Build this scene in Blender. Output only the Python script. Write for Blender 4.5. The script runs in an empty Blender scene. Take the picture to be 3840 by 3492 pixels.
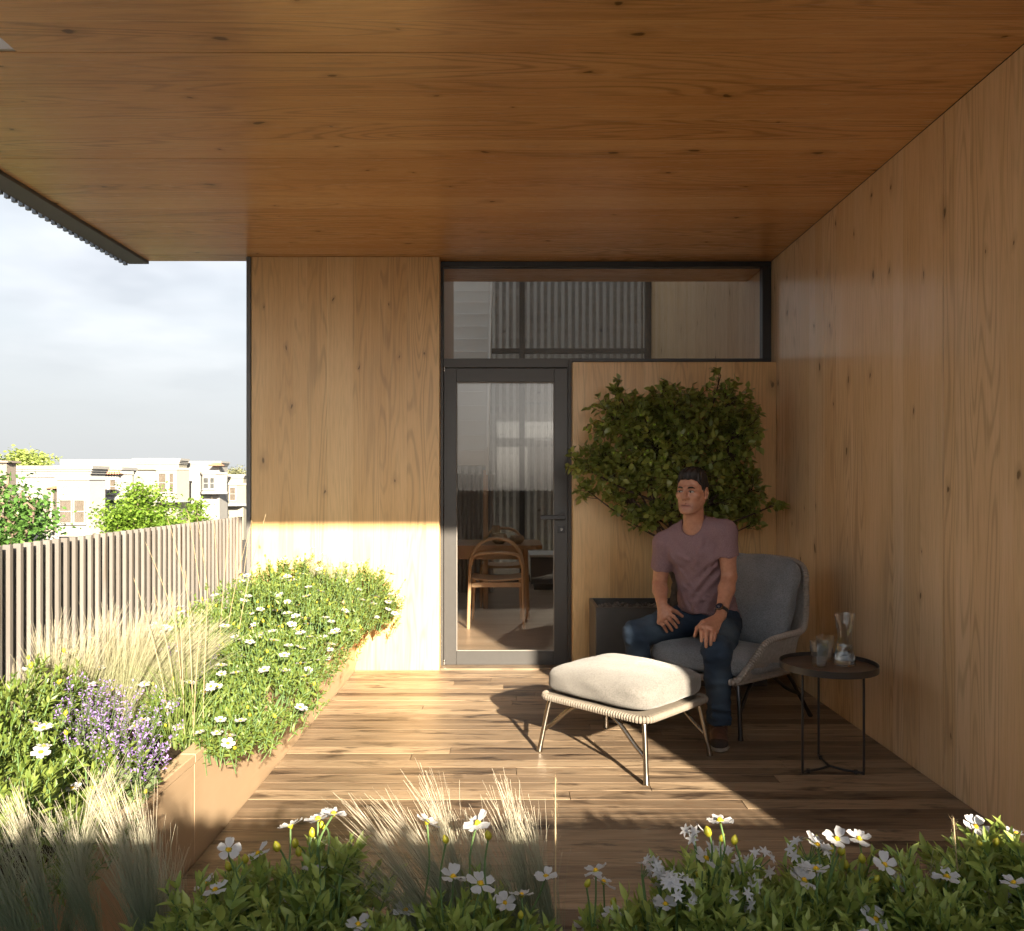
import bpy, bmesh, math, random
import numpy as np
from mathutils import Vector, Matrix
R = math.radians
random.seed(7); RNG = np.random.default_rng(7)
scene = bpy.context.scene
COL = scene.collection

# ---------------------------------------------------------------- camera
cam_d = bpy.data.cameras.new('camera'); cam = bpy.data.objects.new('camera', cam_d); COL.objects.link(cam)
cam.location = (0, 0, 1.35); cam.rotation_euler = (R(90), 0, 0)
cam_d.sensor_width = 36; cam_d.lens = 28.0; cam_d.shift_y = 0.0181
cam_d.clip_start = 0.05; cam_d.clip_end = 3000
scene.camera = cam
# ---------------------------------------------------------------- sky and sun
SUN_TRAVEL = Vector((-0.335, 1.0, -0.405)).normalized()
SUN_EL = math.asin(-SUN_TRAVEL.z)
SUN_AZ = math.atan2(-SUN_TRAVEL.x, -SUN_TRAVEL.y)          # clockwise from +Y
world = bpy.data.worlds.new('World'); scene.world = world; world.use_nodes = True
def build_world():
    nt = world.node_tree; nt.nodes.clear(); N = nt.nodes.new; L = nt.links.new
    out = N('ShaderNodeOutputWorld'); bg = N('ShaderNodeBackground'); bg.inputs['Strength'].default_value = 0.10
    sky = N('ShaderNodeTexSky'); sky.sky_type = 'NISHITA'; sky.sun_disc = False
    sky.sun_elevation = SUN_EL; sky.sun_rotation = SUN_AZ; sky.altitude = 20
    sky.air_density = 0.8; sky.dust_density = 3.0; sky.ozone_density = 1.0
    hs = N('ShaderNodeHueSaturation'); hs.inputs['Saturation'].default_value = 0.38; L(sky.outputs[0], hs.inputs['Color'])   # hazy, milky air
    tc = N('ShaderNodeTexCoord'); sep = N('ShaderNodeSeparateXYZ'); L(tc.outputs['Generated'], sep.inputs[0])
    def math_(op, a, b=None, c=None):
        m = N('ShaderNodeMath'); m.operation = op
        for i, v in enumerate((a, b, c)):
            if v is None: continue
            if isinstance(v, (int, float)): m.inputs[i].default_value = v
            else: L(v, m.inputs[i])
        return m.outputs[0]
    z = math_('MAXIMUM', sep.outputs[2], 0.0)
    den = math_('ADD', z, 0.16)
    cx = math_('DIVIDE', sep.outputs[0], den); cy = math_('DIVIDE', sep.outputs[1], den)
    comb = N('ShaderNodeCombineXYZ'); L(cx, comb.inputs[0]); L(cy, comb.inputs[1])
    n1 = N('ShaderNodeTexNoise'); n1.inputs['Scale'].default_value = 1.15; n1.inputs['Detail'].default_value = 5; n1.inputs['Roughness'].default_value = 0.52
    n1.inputs['Distortion'].default_value = 0.0
    L(comb.outputs[0], n1.inputs['Vector'])
    ramp = N('ShaderNodeValToRGB'); ramp.color_ramp.elements[0].position = 0.40; ramp.color_ramp.elements[1].position = 0.60
    L(n1.outputs['Fac'], ramp.inputs[0]); hz_ = N('ShaderNodeMapRange'); hz_.interpolation_type = 'SMOOTHSTEP'; hz_.inputs['From Min'].default_value = 0.03; hz_.inputs['From Max'].default_value = 0.26; L(sep.outputs[2], hz_.inputs['Value'])   # low clouds melt into the bright horizon air
    n2 = N('ShaderNodeTexNoise'); n2.inputs['Scale'].default_value = 2.1; n2.inputs['Detail'].default_value = 3
    off = N('ShaderNodeVectorMath'); off.operation = 'ADD'; off.inputs[1].default_value = (3.1, 0.35, 1.7); L(comb.outputs[0], off.inputs[0]); L(off.outputs[0], n2.inputs['Vector'])
    cr = N('ShaderNodeValToRGB'); e = cr.color_ramp.elements
    e[0].position = 0.38; e[0].color = (CLOUD_LO*0.96, CLOUD_LO*0.985, CLOUD_LO*1.03, 1); e[1].position = 0.66; e[1].color = (CLOUD_HI, CLOUD_HI*0.985, CLOUD_HI*0.96, 1)
    L(n2.outputs['Fac'], cr.inputs[0])
    # thin high veil lightens the clear air everywhere
    veil = N('ShaderNodeMixRGB'); veil.inputs[0].default_value = VEIL; L(hs.outputs[0], veil.inputs[1]); veil.inputs[2].default_value = (VEIL_C*0.90, VEIL_C*1.02, VEIL_C*1.06, 1)
    glow = N('ShaderNodeMixRGB'); glow.inputs[0].default_value = 0.28; L(cr.outputs[0], glow.inputs[1]); L(hs.outputs[0], glow.inputs[2])   # clouds near the sun are brighter
    mix = N('ShaderNodeMixRGB'); L(math_('MULTIPLY', ramp.outputs[0], math_('ADD', math_('MULTIPLY', hz_.outputs[0], 0.75), 0.25)), mix.inputs[0]); L(veil.outputs[0], mix.inputs[1]); L(glow.outputs[0], mix.inputs[2])
    hf_ = N('ShaderNodeMapRange'); hf_.interpolation_type = 'SMOOTHSTEP'; hf_.inputs['From Min'].default_value = -0.02; hf_.inputs['From Max'].default_value = 0.34; hf_.inputs['To Min'].default_value = 0.85; hf_.inputs['To Max'].default_value = 0.0; L(sep.outputs[2], hf_.inputs['Value'])
    hzm = N('ShaderNodeMixRGB'); L(hf_.outputs[0], hzm.inputs[0]); L(mix.outputs[0], hzm.inputs[1]); hzm.inputs[2].default_value = (1.50, 1.53, 1.54, 1)      # bright haze low over the city
    glw = N('ShaderNodeMixRGB'); glw.blend_type = 'LIGHTEN'; glw.inputs[0].default_value = 1.0; L(hzm.outputs[0], glw.inputs[1]); sc2 = N('ShaderNodeMixRGB'); sc2.blend_type = 'MULTIPLY'; sc2.inputs[0].default_value = 1.0; sc2.inputs[2].default_value = (0.24, 0.24, 0.24, 1); L(hs.outputs[0], sc2.inputs[1]); L(sc2.outputs[0], glw.inputs[2])   # the sun's own glow stays
    L(glw.outputs[0], bg.inputs[0]); L(bg.outputs[0], out.inputs[0])
CLOUD_LO, CLOUD_HI, VEIL, VEIL_C = 0.42, 1.35, 0.78, 0.98
build_world()
try: world.cycles.sampling_method = 'MANUAL'; world.cycles.sample_map_resolution = 256
except Exception: pass
sun_d = bpy.data.lights.new('sun', 'SUN'); sun = bpy.data.objects.new('sun', sun_d); COL.objects.link(sun)
sun_d.energy = 4.7; sun_d.angle = R(0.9); sun_d.color = (1.0, 0.865, 0.665)
sun.rotation_euler = SUN_TRAVEL.to_track_quat('-Z', 'Y').to_euler(); sun.location = (4, -12, 8)
vs = scene.view_settings; vs.view_transform = 'Standard'; vs.look = 'None'; vs.exposure = 2.4; vs.gamma = 1.0; vs.use_curve_mapping = False
scene.render.engine = 'CYCLES'
cy = scene.cycles
cy.use_denoising = True
try: cy.denoiser = 'OPENIMAGEDENOISE'; cy.denoising_input_passes = 'RGB_ALBEDO_NORMAL'
except Exception: pass
cy.max_bounces = 8; cy.diffuse_bounces = 4; cy.glossy_bounces = 4; cy.transmission_bounces = 8; cy.transparent_max_bounces = 12
cy.caustics_reflective = False; cy.caustics_refractive = False; cy.sample_clamp_indirect = 8
cy.use_adaptive_sampling = True; cy.adaptive_threshold = 0.03

# ---------------------------------------------------------------- helpers
def tag(o, label=None, cat=None, group=None, kind=None):
    if label: o['label'] = label
    if cat: o['category'] = cat
    if group: o['group'] = group
    if kind: o['kind'] = kind
    return o
def empty(name, loc=(0, 0, 0), rz=0.0, parent=None):
    o = bpy.data.objects.new(name, None); COL.objects.link(o); o.location = loc; o.rotation_euler = (0, 0, rz); o.empty_display_size = 0.1
    if parent: o.parent = parent
    return o
def link(name, me, mat=None, parent=None, mw=None, smooth=False):
    if mat is not None and len(me.materials) == 0: me.materials.append(mat)
    if smooth: me.polygons.foreach_set('use_smooth', np.ones(len(me.polygons), dtype=bool))
    o = bpy.data.objects.new(name, me); COL.objects.link(o)
    if parent is not None: o.parent = parent
    if mw is not None: o.matrix_local = mw
    return o
def np_mesh(name, V, F, rnd=None, extra=None):
    """V (n,3); F (m,k) equal sized faces, or list of such arrays"""
    V = np.asarray(V, dtype=np.float32)
    if not isinstance(F, (list, tuple)): F = [F]
    F = [np.asarray(f, dtype=np.int32) for f in F if len(f)]
    me = bpy.data.meshes.new(name)
    me.vertices.add(len(V)); me.vertices.foreach_set('co', V.ravel())
    loops = np.concatenate([f.ravel() for f in F]); tot = np.concatenate([np.full(len(f), f.shape[1], np.int32) for f in F])
    st = np.zeros(len(tot), np.int32); st[1:] = np.cumsum(tot)[:-1]
    me.loops.add(len(loops)); me.loops.foreach_set('vertex_index', loops)
    me.polygons.add(len(tot)); me.polygons.foreach_set('loop_start', st); me.polygons.foreach_set('loop_total', tot)
    for nm, arr in ([('rnd', rnd)] if rnd is not None else []) + list((extra or {}).items()):
        a = me.attributes.new(nm, 'FLOAT', 'POINT'); a.data.foreach_set('value', np.asarray(arr, np.float32))
    me.update(calc_edges=True); me.validate()
    return me
class MB:
    def __init__(s): s.v = []; s.f = []
    def add(s, vs_, fs_):
        b = len(s.v); s.v += [tuple(map(float, p)) for p in vs_]; s.f += [tuple(i + b for i in q) for q in fs_]; return s
    def box(s, x0, x1, y0, y1, z0, z1):
        v = [(x0,y0,z0),(x1,y0,z0),(x1,y1,z0),(x0,y1,z0),(x0,y0,z1),(x1,y0,z1),(x1,y1,z1),(x0,y1,z1)]
        return s.add(v, [(0,3,2,1),(4,5,6,7),(0,1,5,4),(1,2,6,5),(2,3,7,6),(3,0,4,7)])
    def cbox(s, x0, x1, y0, y1, z0, z1, c=0.004):
        """box with chamfered edges"""
        bm = bmesh.new(); bmesh.ops.create_cube(bm, size=1.0)
        for v in bm.verts: v.co = Vector(((x0+x1)/2 + v.co.x*(x1-x0), (y0+y1)/2 + v.co.y*(y1-y0), (z0+z1)/2 + v.co.z*(z1-z0)))
        bmesh.ops.bevel(bm, geom=bm.edges[:], offset=c, segments=1, affect='EDGES', profile=0.5)
        bm.verts.index_update(); s.add([v.co[:] for v in bm.verts], [[v.index for v in f.verts] for f in bm.faces]); bm.free(); return s
    def tube(s, pts, rad, n=10, closed=False, caps=True):
        pts = [Vector(p) for p in pts]; m = len(pts)
        rads = rad if hasattr(rad, '__len__') else [rad]*m
        ref = None; rings = []
        for i, p in enumerate(pts):
            a = pts[(i-1) % m] if (closed or i > 0) else p; b = pts[(i+1) % m] if (closed or i < m-1) else p
            t = (b - a).normalized() if (b - a).length > 1e-9 else Vector((0, 0, 1))
            if ref is None: ref = t.orthogonal().normalized()
            ref = (ref - t*ref.dot(t)); ref = ref.normalized() if ref.length > 1e-6 else t.orthogonal().normalized()
            bn = t.cross(ref)
            rings.append([p + (ref*math.cos(2*math.pi*k/n) + bn*math.sin(2*math.pi*k/n))*rads[i] for k in range(n)])
        v = [q for r_ in rings for q in r_]; f = []
        for i in range(m if closed else m-1):
            j = (i+1) % m
            for k in range(n): f.append((i*n+k, i*n+(k+1) % n, j*n+(k+1) % n, j*n+k))
        if caps and not closed: f.append(tuple(range(n))[::-1]); f.append(tuple((m-1)*n+k for k in range(n)))
        return s.add(v, f)
    def lathe(s, prof, n=32, c=(0, 0, 0), close=False):
        v = []; f = []; m = len(prof)
        for r_, z in prof:
            for k in range(n): a = 2*math.pi*k/n; v.append((c[0]+r_*math.cos(a), c[1]+r_*math.sin(a), c[2]+z))
        for i in range(m if close else m-1):
            j = (i+1) % m
            for k in range(n): f.append((i*n+k, i*n+(k+1) % n, j*n+(k+1) % n, j*n+k))
        if not close: f.append(tuple(range(n))[::-1]); f.append(tuple((m-1)*n+k for k in range(n)))
        return s.add(v, f)
    def prism(s, poly, axis, a, b):
        """polygon extruded along axis ('x','y','z'); poly in the other two axes in order"""
        n = len(poly)
        def mk(p, t): return {'x': (t, p[0], p[1]), 'y': (p[0], t, p[1]), 'z': (p[0], p[1], t)}[axis]
        v = [mk(p, a) for p in poly] + [mk(p, b) for p in poly]
        return s.add(v, [tuple(range(n))[::-1], tuple(range(n, 2*n))] + [(i, (i+1) % n, n+(i+1) % n, n+i) for i in range(n)])
    def mesh(s, name='m', fix=True):
        me = bpy.data.meshes.new(name); me.from_pydata(s.v, [], s.f)
        if fix:
            bm = bmesh.new(); bm.from_mesh(me); bmesh.ops.recalc_face_normals(bm, faces=bm.faces); bm.to_mesh(me); bm.free()
        me.update(); return me
    def build(s, name, mat, parent=None, smooth=False, mw=None):
        o = link(name, s.mesh(name), mat, parent, mw, False)
        if smooth: shade(o)
        return o
def shade(o, ang=40):
    me = o.data; me.polygons.foreach_set('use_smooth', np.ones(len(me.polygons), dtype=bool))
    try: me.set_sharp_from_angle(angle=R(ang))
    except Exception: pass
def spline(pts, n=8, closed=False):
    P_ = [Vector(p) for p in pts]; m = len(P_); out = []
    for i in range(m if closed else m-1):
        p0 = P_[(i-1) % m] if (closed or i > 0) else P_[0]; p1 = P_[i]; p2 = P_[(i+1) % m]; p3 = P_[(i+2) % m] if (closed or i < m-2) else P_[-1]
        for k in range(n):
            t = k/n
            out.append(0.5*((2*p1) + (p2-p0)*t + (2*p0-5*p1+4*p2-p3)*t*t + (3*p1-p0-3*p2+p3)*t**3))
    if not closed: out.append(P_[-1])
    return out
def copy_tree(o, parent=None):
    c = o.copy(); COL.objects.link(c); c.parent = parent
    for ch in o.children: copy_tree(ch, c)
    return c

# ---------------------------------------------------------------- materials
MATS = {}
class NT:
    def __init__(s, name):
        s.m = bpy.data.materials.new(name); s.m.use_nodes = True; s.t = s.m.node_tree; s.t.nodes.clear(); MATS[name] = s.m
        s.out = s.n('ShaderNodeOutputMaterial')
    def n(s, typ, **kw):
        nd = s.t.nodes.new(typ)
        for k, v in kw.items(): setattr(nd, k, v)
        return nd
    def l(s, a, b): s.t.links.new(a, b)
    def val(s, sock, v):
        if isinstance(v, (int, float)): sock.default_value = v
        elif isinstance(v, (tuple, list)): sock.default_value = tuple(v) if len(sock.default_value) == len(v) else tuple(v)+(1,)
        else: s.l(v, sock)
    def math(s, op, a, b=None, c=None, clamp=False):
        m = s.n('ShaderNodeMath', operation=op, use_clamp=clamp)
        for i, v in enumerate((a, b, c)):
            if v is not None: s.val(m.inputs[i], v)
        return m.outputs[0]
    def mix(s, fac, a, b, blend='MIX'):
        m = s.n('ShaderNodeMixRGB', blend_type=blend); s.val(m.inputs[0], fac); s.val(m.inputs[1], a); s.val(m.inputs[2], b); return m.outputs[0]
    def noise(s, vec, scale, detail=3, rough=0.5, dist=0.0):
        nd = s.n('ShaderNodeTexNoise'); s.val(nd.inputs['Vector'], vec) if vec is not None else None
        nd.inputs['Scale'].default_value = scale; nd.inputs['Detail'].default_value = detail; nd.inputs['Roughness'].default_value = rough; nd.inputs['Distortion'].default_value = dist
        return nd.outputs['Fac']
    def ramp(s, fac, *stops):
        r = s.n('ShaderNodeValToRGB'); s.l(fac, r.inputs[0]); e = r.color_ramp.elements
        while len(e) < len(stops): e.new(0.5)
        for i, (p, c) in enumerate(stops):
            e[i].position = p; e[i].color = (c, c, c, 1) if isinstance(c, (int, float)) else tuple(c)+(1,)
        return r.outputs[0]
    def bsdf(s, col, rough=0.5, spec=0.5, metal=0.0, **kw):
        b = s.n('ShaderNodeBsdfPrincipled'); s.val(b.inputs['Base Color'], col); s.val(b.inputs['Roughness'], rough)
        b.inputs['Specular IOR Level'].default_value = spec; b.inputs['Metallic'].default_value = metal
        for k, v in kw.items(): s.val(b.inputs[k.replace('_', ' ')], v)
        return b
    def bump(s, h, strength=0.2, dist=0.01):
        b = s.n('ShaderNodeBump'); b.inputs['Strength'].default_value = strength; b.inputs['Distance'].default_value = dist; s.l(h, b.inputs['Height']); return b.outputs[0]
    def done(s, sh, nrm=None):
        if nrm is not None: s.l(nrm, sh.inputs['Normal'])
        s.l(sh.outputs[0], s.out.inputs[0]); return s.m
def sock_xyz(t):
    g = t.n('ShaderNodeNewGeometry'); sp = t.n('ShaderNodeSeparateXYZ'); t.l(g.outputs['Position'], sp.inputs[0]); return sp.outputs
def m_wood(name, base, deep, light, along, across, strip=0.12, rough=0.36, knots=True, seed=0.0, spec=0.5, ring=0.38, vary=0.36, fiber=1.1, lines=True):
    """veneered timber; along / across: 'x','y','z' or 'xy'; strips of `strip` metres with their own tone"""
    t = NT(name); p = sock_xyz(t); ix = {'x': 0, 'y': 1, 'z': 2}
    def ax(a):
        return p[ix[a]] if len(a) == 1 else t.math('ADD', p[0], p[1])
    u = ax(across); v = ax(along)
    oi = t.n('ShaderNodeObjectInfo')
    us = t.math('ADD', t.math('DIVIDE', u, strip), seed)
    # uneven strip widths
    us = t.math('ADD', us, t.math('MULTIPLY', t.math('SINE', t.math('MULTIPLY', us, 1.7)), 0.28))
    sid = t.math('FLOOR', us); frac = t.math('FRACT', us)
    wn = t.n('ShaderNodeTexWhiteNoise', noise_dimensions='1D'); t.l(t.math('ADD', sid, seed), wn.inputs['W'])
    wv = wn.outputs['Value']
    def vec(su, sv, sw=7.3):
        c = t.n('ShaderNodeCombineXYZ'); t.l(t.math('MULTIPLY', u, su), c.inputs[0]); t.l(t.math('ADD', t.math('MULTIPLY', v, sv), t.math('MULTIPLY', wv, 31.0)), c.inputs[1]); t.l(t.math('MULTIPLY', wv, sw), c.inputs[2]); return c.outputs[0]
    # cathedral figure: contours of a slow noise
    n1 = t.noise(vec(7.0, 0.55), 1.0, 1, 0.45, 0.0)
    rings = t.math('SINE', t.math('MULTIPLY', n1, 95.0))
    rg = t.ramp(t.math('ADD', t.math('MULTIPLY', rings, 0.5), 0.5), (0.0, 0.0), (0.62, 0.12), (1.0, 1.0))
    ringmask = t.ramp(t.noise(vec(2.5, 0.35), 1.0, 0), (0.36, 0.12), (0.62, 1.0))
    fib = t.noise(vec(260.0, 7.0), 1.0, 1, 0.6)
    fib2 = t.noise(vec(60.0, 1.3), 1.0, 1, 0.6)
    slow = t.noise(vec(3.0, 0.8), 1.0, 1, 0.5)
    col = t.mix(t.ramp(slow, (0.3, 0.0), (0.7, 1.0)), base, deep)
    col = t.mix(t.math('MULTIPLY', t.math('SUBTRACT', wv, 0.4), 2*vary), col, light)
    col = t.mix(t.math('MULTIPLY', t.math('MULTIPLY', rg, ringmask), ring), col, tuple(c*0.42 for c in deep), 'MIX')
    col = t.mix(t.math('MULTIPLY', t.ramp(fib, (0.45, 0.0), (0.75, 1.0)), 0.22*fiber), col, tuple(c*0.4 for c in deep))
    col = t.mix(t.math('MULTIPLY', t.ramp(fib2, (0.5, 0.0), (0.8, 1.0)), 0.30*fiber), col, light)
    if lines:   # thin pale glue line between some strips
        ln = t.math('MULTIPLY', t.math('LESS_THAN', frac, 0.018), t.math('GREATER_THAN', wv, 0.45))
        lnz = t.ramp(t.noise(vec(0.5, 0.45), 1.0, 0), (0.45, 0.0), (0.6, 1.0))
        col = t.mix(t.math('MULTIPLY', t.math('MULTIPLY', ln, lnz), 0.65), col, tuple(min(1, c*1.5) for c in light))
        dk = t.math('LESS_THAN', frac, 0.022)
        col = t.mix(t.math('MULTIPLY', dk, 0.16), col, tuple(c*0.5 for c in deep))
    if knots:
        vo = t.n('ShaderNodeTexVoronoi', feature='F1', voronoi_dimensions='2D'); c = t.n('ShaderNodeCombineXYZ')
        t.l(t.math('MULTIPLY', u, 4.0), c.inputs[0]); t.l(t.math('MULTIPLY', v, 1.9), c.inputs[1]); c.inputs[2].default_value = 3.7+seed
        wob = t.n('ShaderNodeVectorMath', operation='ADD'); t.l(c.outputs[0], wob.inputs[0])
        nz = t.n('ShaderNodeTexNoise'); nz.inputs['Scale'].default_value = 9; nz.inputs['Detail'].default_value = 0; t.l(c.outputs[0], nz.inputs['Vector'])
        ns = t.n('ShaderNodeVectorMath', operation='SCALE'); t.l(nz.outputs['Color'], ns.inputs[0]); ns.inputs['Scale'].default_value = 0.09; t.l(ns.outputs[0], wob.inputs[1])
        t.l(wob.outputs[0], vo.inputs['Vector']); vo.inputs['Scale'].default_value = 1.0
        sc = t.n('ShaderNodeSeparateXYZ'); t.l(vo.outputs['Color'], sc.inputs[0])
        on = t.math('GREATER_THAN', sc.outputs[0], 0.58)
        rad = t.math('ADD', t.math('MULTIPLY', t.math('POWER', sc.outputs[1], 2.0), 0.045), 0.020)
        kd = t.math('DIVIDE', vo.outputs['Distance'], rad)
        core = t.ramp(kd, (0.55, 1.0), (1.0, 0.0)); halo = t.ramp(t.math('MULTIPLY', kd, 0.28), (0.2, 1.0), (1.0, 0.0))
        col = t.mix(t.math('MULTIPLY', t.math('MULTIPLY', halo, on), 0.42), col, tuple(c*0.5 for c in deep))
        col = t.mix(t.math('MULTIPLY', t.math('MULTIPLY', core, on), 0.78), col, tuple(c*0.16 for c in deep))
    b = t.bsdf(col, t.math('ADD', t.math('MULTIPLY', fib, 0.14), rough-0.07), spec)
    return t.done(b)
def m_plain(name, col, rough=0.5, spec=0.5, metal=0.0, var=0.08, scale=18.0, bump=0.0, **kw):
    t = NT(name); g = t.n('ShaderNodeNewGeometry')
    n = t.noise(g.outputs['Position'], scale, 4, 0.55)
    c = t.mix(t.ramp(n, (0.3, 0.0), (0.7, 1.0)), tuple(max(0, x*(1-var)) for x in col), tuple(min(1, x*(1+var)) for x in col))
    b = t.bsdf(c, rough, spec, metal, **kw)
    return t.done(b, t.bump(t.noise(g.outputs['Position'], scale*6, 3), bump, 0.004) if bump else None)
def m_glass_pane(name, tint=(1, 1, 1), k=1.0):
    t = NT(name); fr = t.n('ShaderNodeFresnel'); g_ = t.n('ShaderNodeNewGeometry'); t.l(t.math('ADD', t.math('MULTIPLY', g_.outputs['Backfacing'], 1/1.5-1.5), 1.5), fr.inputs['IOR'])   # same reflectance from both sides of the thin sheet
    tr = t.n('ShaderNodeBsdfTransparent'); tr.inputs[0].default_value = tuple(tint)+(1,)
    gl = t.n('ShaderNodeBsdfGlossy'); gl.inputs['Roughness'].default_value = 0.0
    mx = t.n('ShaderNodeMixShader'); t.l(t.math('MULTIPLY', fr.outputs[0], k, clamp=True), mx.inputs[0]); t.l(tr.outputs[0], mx.inputs[1]); t.l(gl.outputs[0], mx.inputs[2])
    t.l(mx.outputs[0], t.out.inputs[0]); return t.m
def m_leaf(name, c_lo, c_hi, tip=None, trans=0.35, rough=0.42, attr='rnd', spec=0.4):
    t = NT(name); a = t.n('ShaderNodeAttribute', attribute_name=attr)
    col = t.mix(a.outputs['Fac'], c_lo, c_hi)
    oi = t.n('ShaderNodeObjectInfo'); col = t.mix(t.math('MULTIPLY', oi.outputs['Random'], 0.35), col, c_hi)
    if tip is not None:
        a2 = t.n('ShaderNodeAttribute', attribute_name='tip'); col = t.mix(t.ramp(a2.outputs['Fac'], (0.38, 0.0), (0.85, 1.0)), col, tip)
    b = t.bsdf(col, rough, spec)
    if trans > 0:
        tl = t.n('ShaderNodeBsdfTranslucent'); t.l(t.mix(0.5, col, tuple(min(1, x*1.6) for x in c_hi)), tl.inputs[0])
        mx = t.n('ShaderNodeMixShader'); mx.inputs[0].default_value = trans; t.l(b.outputs[0], mx.inputs[1]); t.l(tl.outputs[0], mx.inputs[2])
        t.l(mx.outputs[0], t.out.inputs[0]); return t.m
    return t.done(b)
OAK_B, OAK_D, OAK_L = (0.70, 0.455, 0.212), (0.615, 0.375, 0.160), (0.77, 0.545, 0.282)
M_WALL = m_wood('oak_wall', OAK_B, OAK_D, OAK_L, 'z', 'xy', 0.135, 0.36, seed=2.0)
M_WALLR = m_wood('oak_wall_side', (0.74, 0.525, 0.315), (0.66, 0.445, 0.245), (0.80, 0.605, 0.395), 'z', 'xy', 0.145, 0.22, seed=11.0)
M_CEIL = m_wood('oak_ceiling', (0.70, 0.388, 0.172), (0.60, 0.310, 0.125), (0.77, 0.465, 0.230), 'x', 'y', 0.14, 0.25, seed=5.0, ring=0.5, vary=0.6, fiber=1.7)  # same oak, set redder: warm bounce light is put into its colour
M_DARKMETAL = m_plain('anthracite_metal', (0.040, 0.038, 0.037), 0.42, 0.5, 0.0, 0.05, 30)
M_STEEL = m_plain('brushed_dark_steel', (0.26, 0.25, 0.24), 0.22, 0.5, 1.0, 0.06, 40)
M_BLACK = m_plain('black_metal', (0.018, 0.018, 0.020), 0.4, 0.5, 0.0, 0.1, 30)
M_GREYFASCIA = m_plain('grey_fascia', (0.115, 0.112, 0.108), 0.6, 0.4, 0.0, 0.05, 4)
M_ROOFMETAL = m_plain('roof_metal', (0.22, 0.24, 0.27), 0.45, 0.5, 0.6, 0.1, 20)
M_PANE = m_glass_pane('pane_glass', (0.93, 0.93, 0.92), 1.0)
M_COPPER = None
# ================================================================ the terrace
FPX = 1568.0
def at(x, y, Y):
    """world point seen at photo pixel (2016 px wide) and depth Y"""
    return Vector(((x-1008)/FPX*Y, Y, 1.35-(y-953)/FPX*Y))
YW, YR = 5.78, 5.89            # timber wall plane, recessed door plane
XR, XL, XP = 1.92, -1.93, -1.135   # right wall, fence, planter face
ZC = 3.0
def struct(o): o['kind'] = 'structure'; return o
# --- deck
def m_deck():
    t = NT('deck_boards'); p = sock_xyz(t); oi = t.n('ShaderNodeObjectInfo'); r = oi.outputs['Random']
    def vec(sx, sy, k):
        c = t.n('ShaderNodeCombineXYZ'); t.l(t.math('ADD', t.math('MULTIPLY', p[0], sx), t.math('MULTIPLY', r, 57.0)), c.inputs[0]); t.l(t.math('MULTIPLY', p[1], sy), c.inputs[1]); t.l(t.math('MULTIPLY', r, k), c.inputs[2]); return c.outputs[0]
    n1 = t.noise(vec(0.9, 11.0, 40), 1.0, 3, 0.5, 0.5)
    rings = t.math('ADD', t.math('MULTIPLY', t.math('SINE', t.math('MULTIPLY', n1, 62.0)), 0.5), 0.5)
    fib = t.noise(vec(5.0, 240.0, 9), 1.0, 3, 0.6); blot = t.noise(vec(2.6, 12.0, 23), 1.0, 4, 0.65, 0.6)
    col = t.mix(t.ramp(r, (0.0, 0.0), (1.0, 1.0)), (0.115, 0.082, 0.055), (0.37, 0.275, 0.182))
    col = t.mix(t.math('MULTIPLY', t.ramp(rings, (0.55, 0.0), (1.0, 1.0)), 0.36), col, (0.11, 0.064, 0.034))
    col = t.mix(t.math('MULTIPLY', t.ramp(fib, (0.42, 0.0), (0.75, 1.0)), 0.34), col, (0.09, 0.052, 0.028))
    col = t.mix(t.math('MULTIPLY', t.ramp(t.noise(vec(1.5, 30.0, 5), 1.0, 3), (0.5, 0.0), (0.72, 1.0)), 0.35), col, (0.43, 0.31, 0.20))
    col = t.mix(t.math('MULTIPLY', t.ramp(blot, (0.53, 0.0), (0.66, 1.0)), 0.92), col, (0.022, 0.013, 0.009))
    b = t.bsdf(col, t.math('ADD', t.math('MULTIPLY', fib, 0.2), 0.34), 0.5)
    return t.done(b, t.bump(t.math('ADD', fib, t.math('MULTIPLY', rings, 0.5)), 0.25, 0.002))
M_DECK = m_deck()
deck = empty('terrace_floor'); struct(deck)
M_SLAB = m_plain('slab_dark', (0.03, 0.025, 0.02), 0.8)
MB().box(-2.8, 2.1, 0.2, 11.2, -0.30, -0.026).build('slab', M_SLAB, deck)
PITCH = 0.0975; y0 = 3.994 - PITCH*24
def board_mesh(L_, W, T=0.022, c=0.0011):
    m = MB().cbox(0, L_, 0, W, -T, 0, c); return m.mesh('board')
rb = random.Random(3)
row = 0; Yb = y0
fixed = {3.994-PITCH*2: None}
while Yb < YW - 0.01:
    W = min(PITCH-0.0020, YW-0.002-Yb)
    x = XP+0.004; first = True
    while x < XR-0.004:
        L_ = rb.uniform(0.55, 2.5) if first else rb.choice((1.8, 2.2, 2.6, 3.0)); first = False
        if XR-(x+L_) < 0.35: L_ = XR-x+0.01
        a, b_ = max(x, XP+0.004), min(x+L_, XR-0.003)
        if b_ - a > 0.06 and Yb > 1.5:
            o = link('board', board_mesh(b_-a-0.0025, W), M_DECK, deck); o.location = (a, Yb, -0.0008*rb.random())
        x += L_
    Yb += PITCH
MB().cbox(-0.525, 0.437, YW+0.002, YR+0.10, -0.03, 0.012, 0.003).build('door_threshold', M_DECK, deck)
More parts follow.
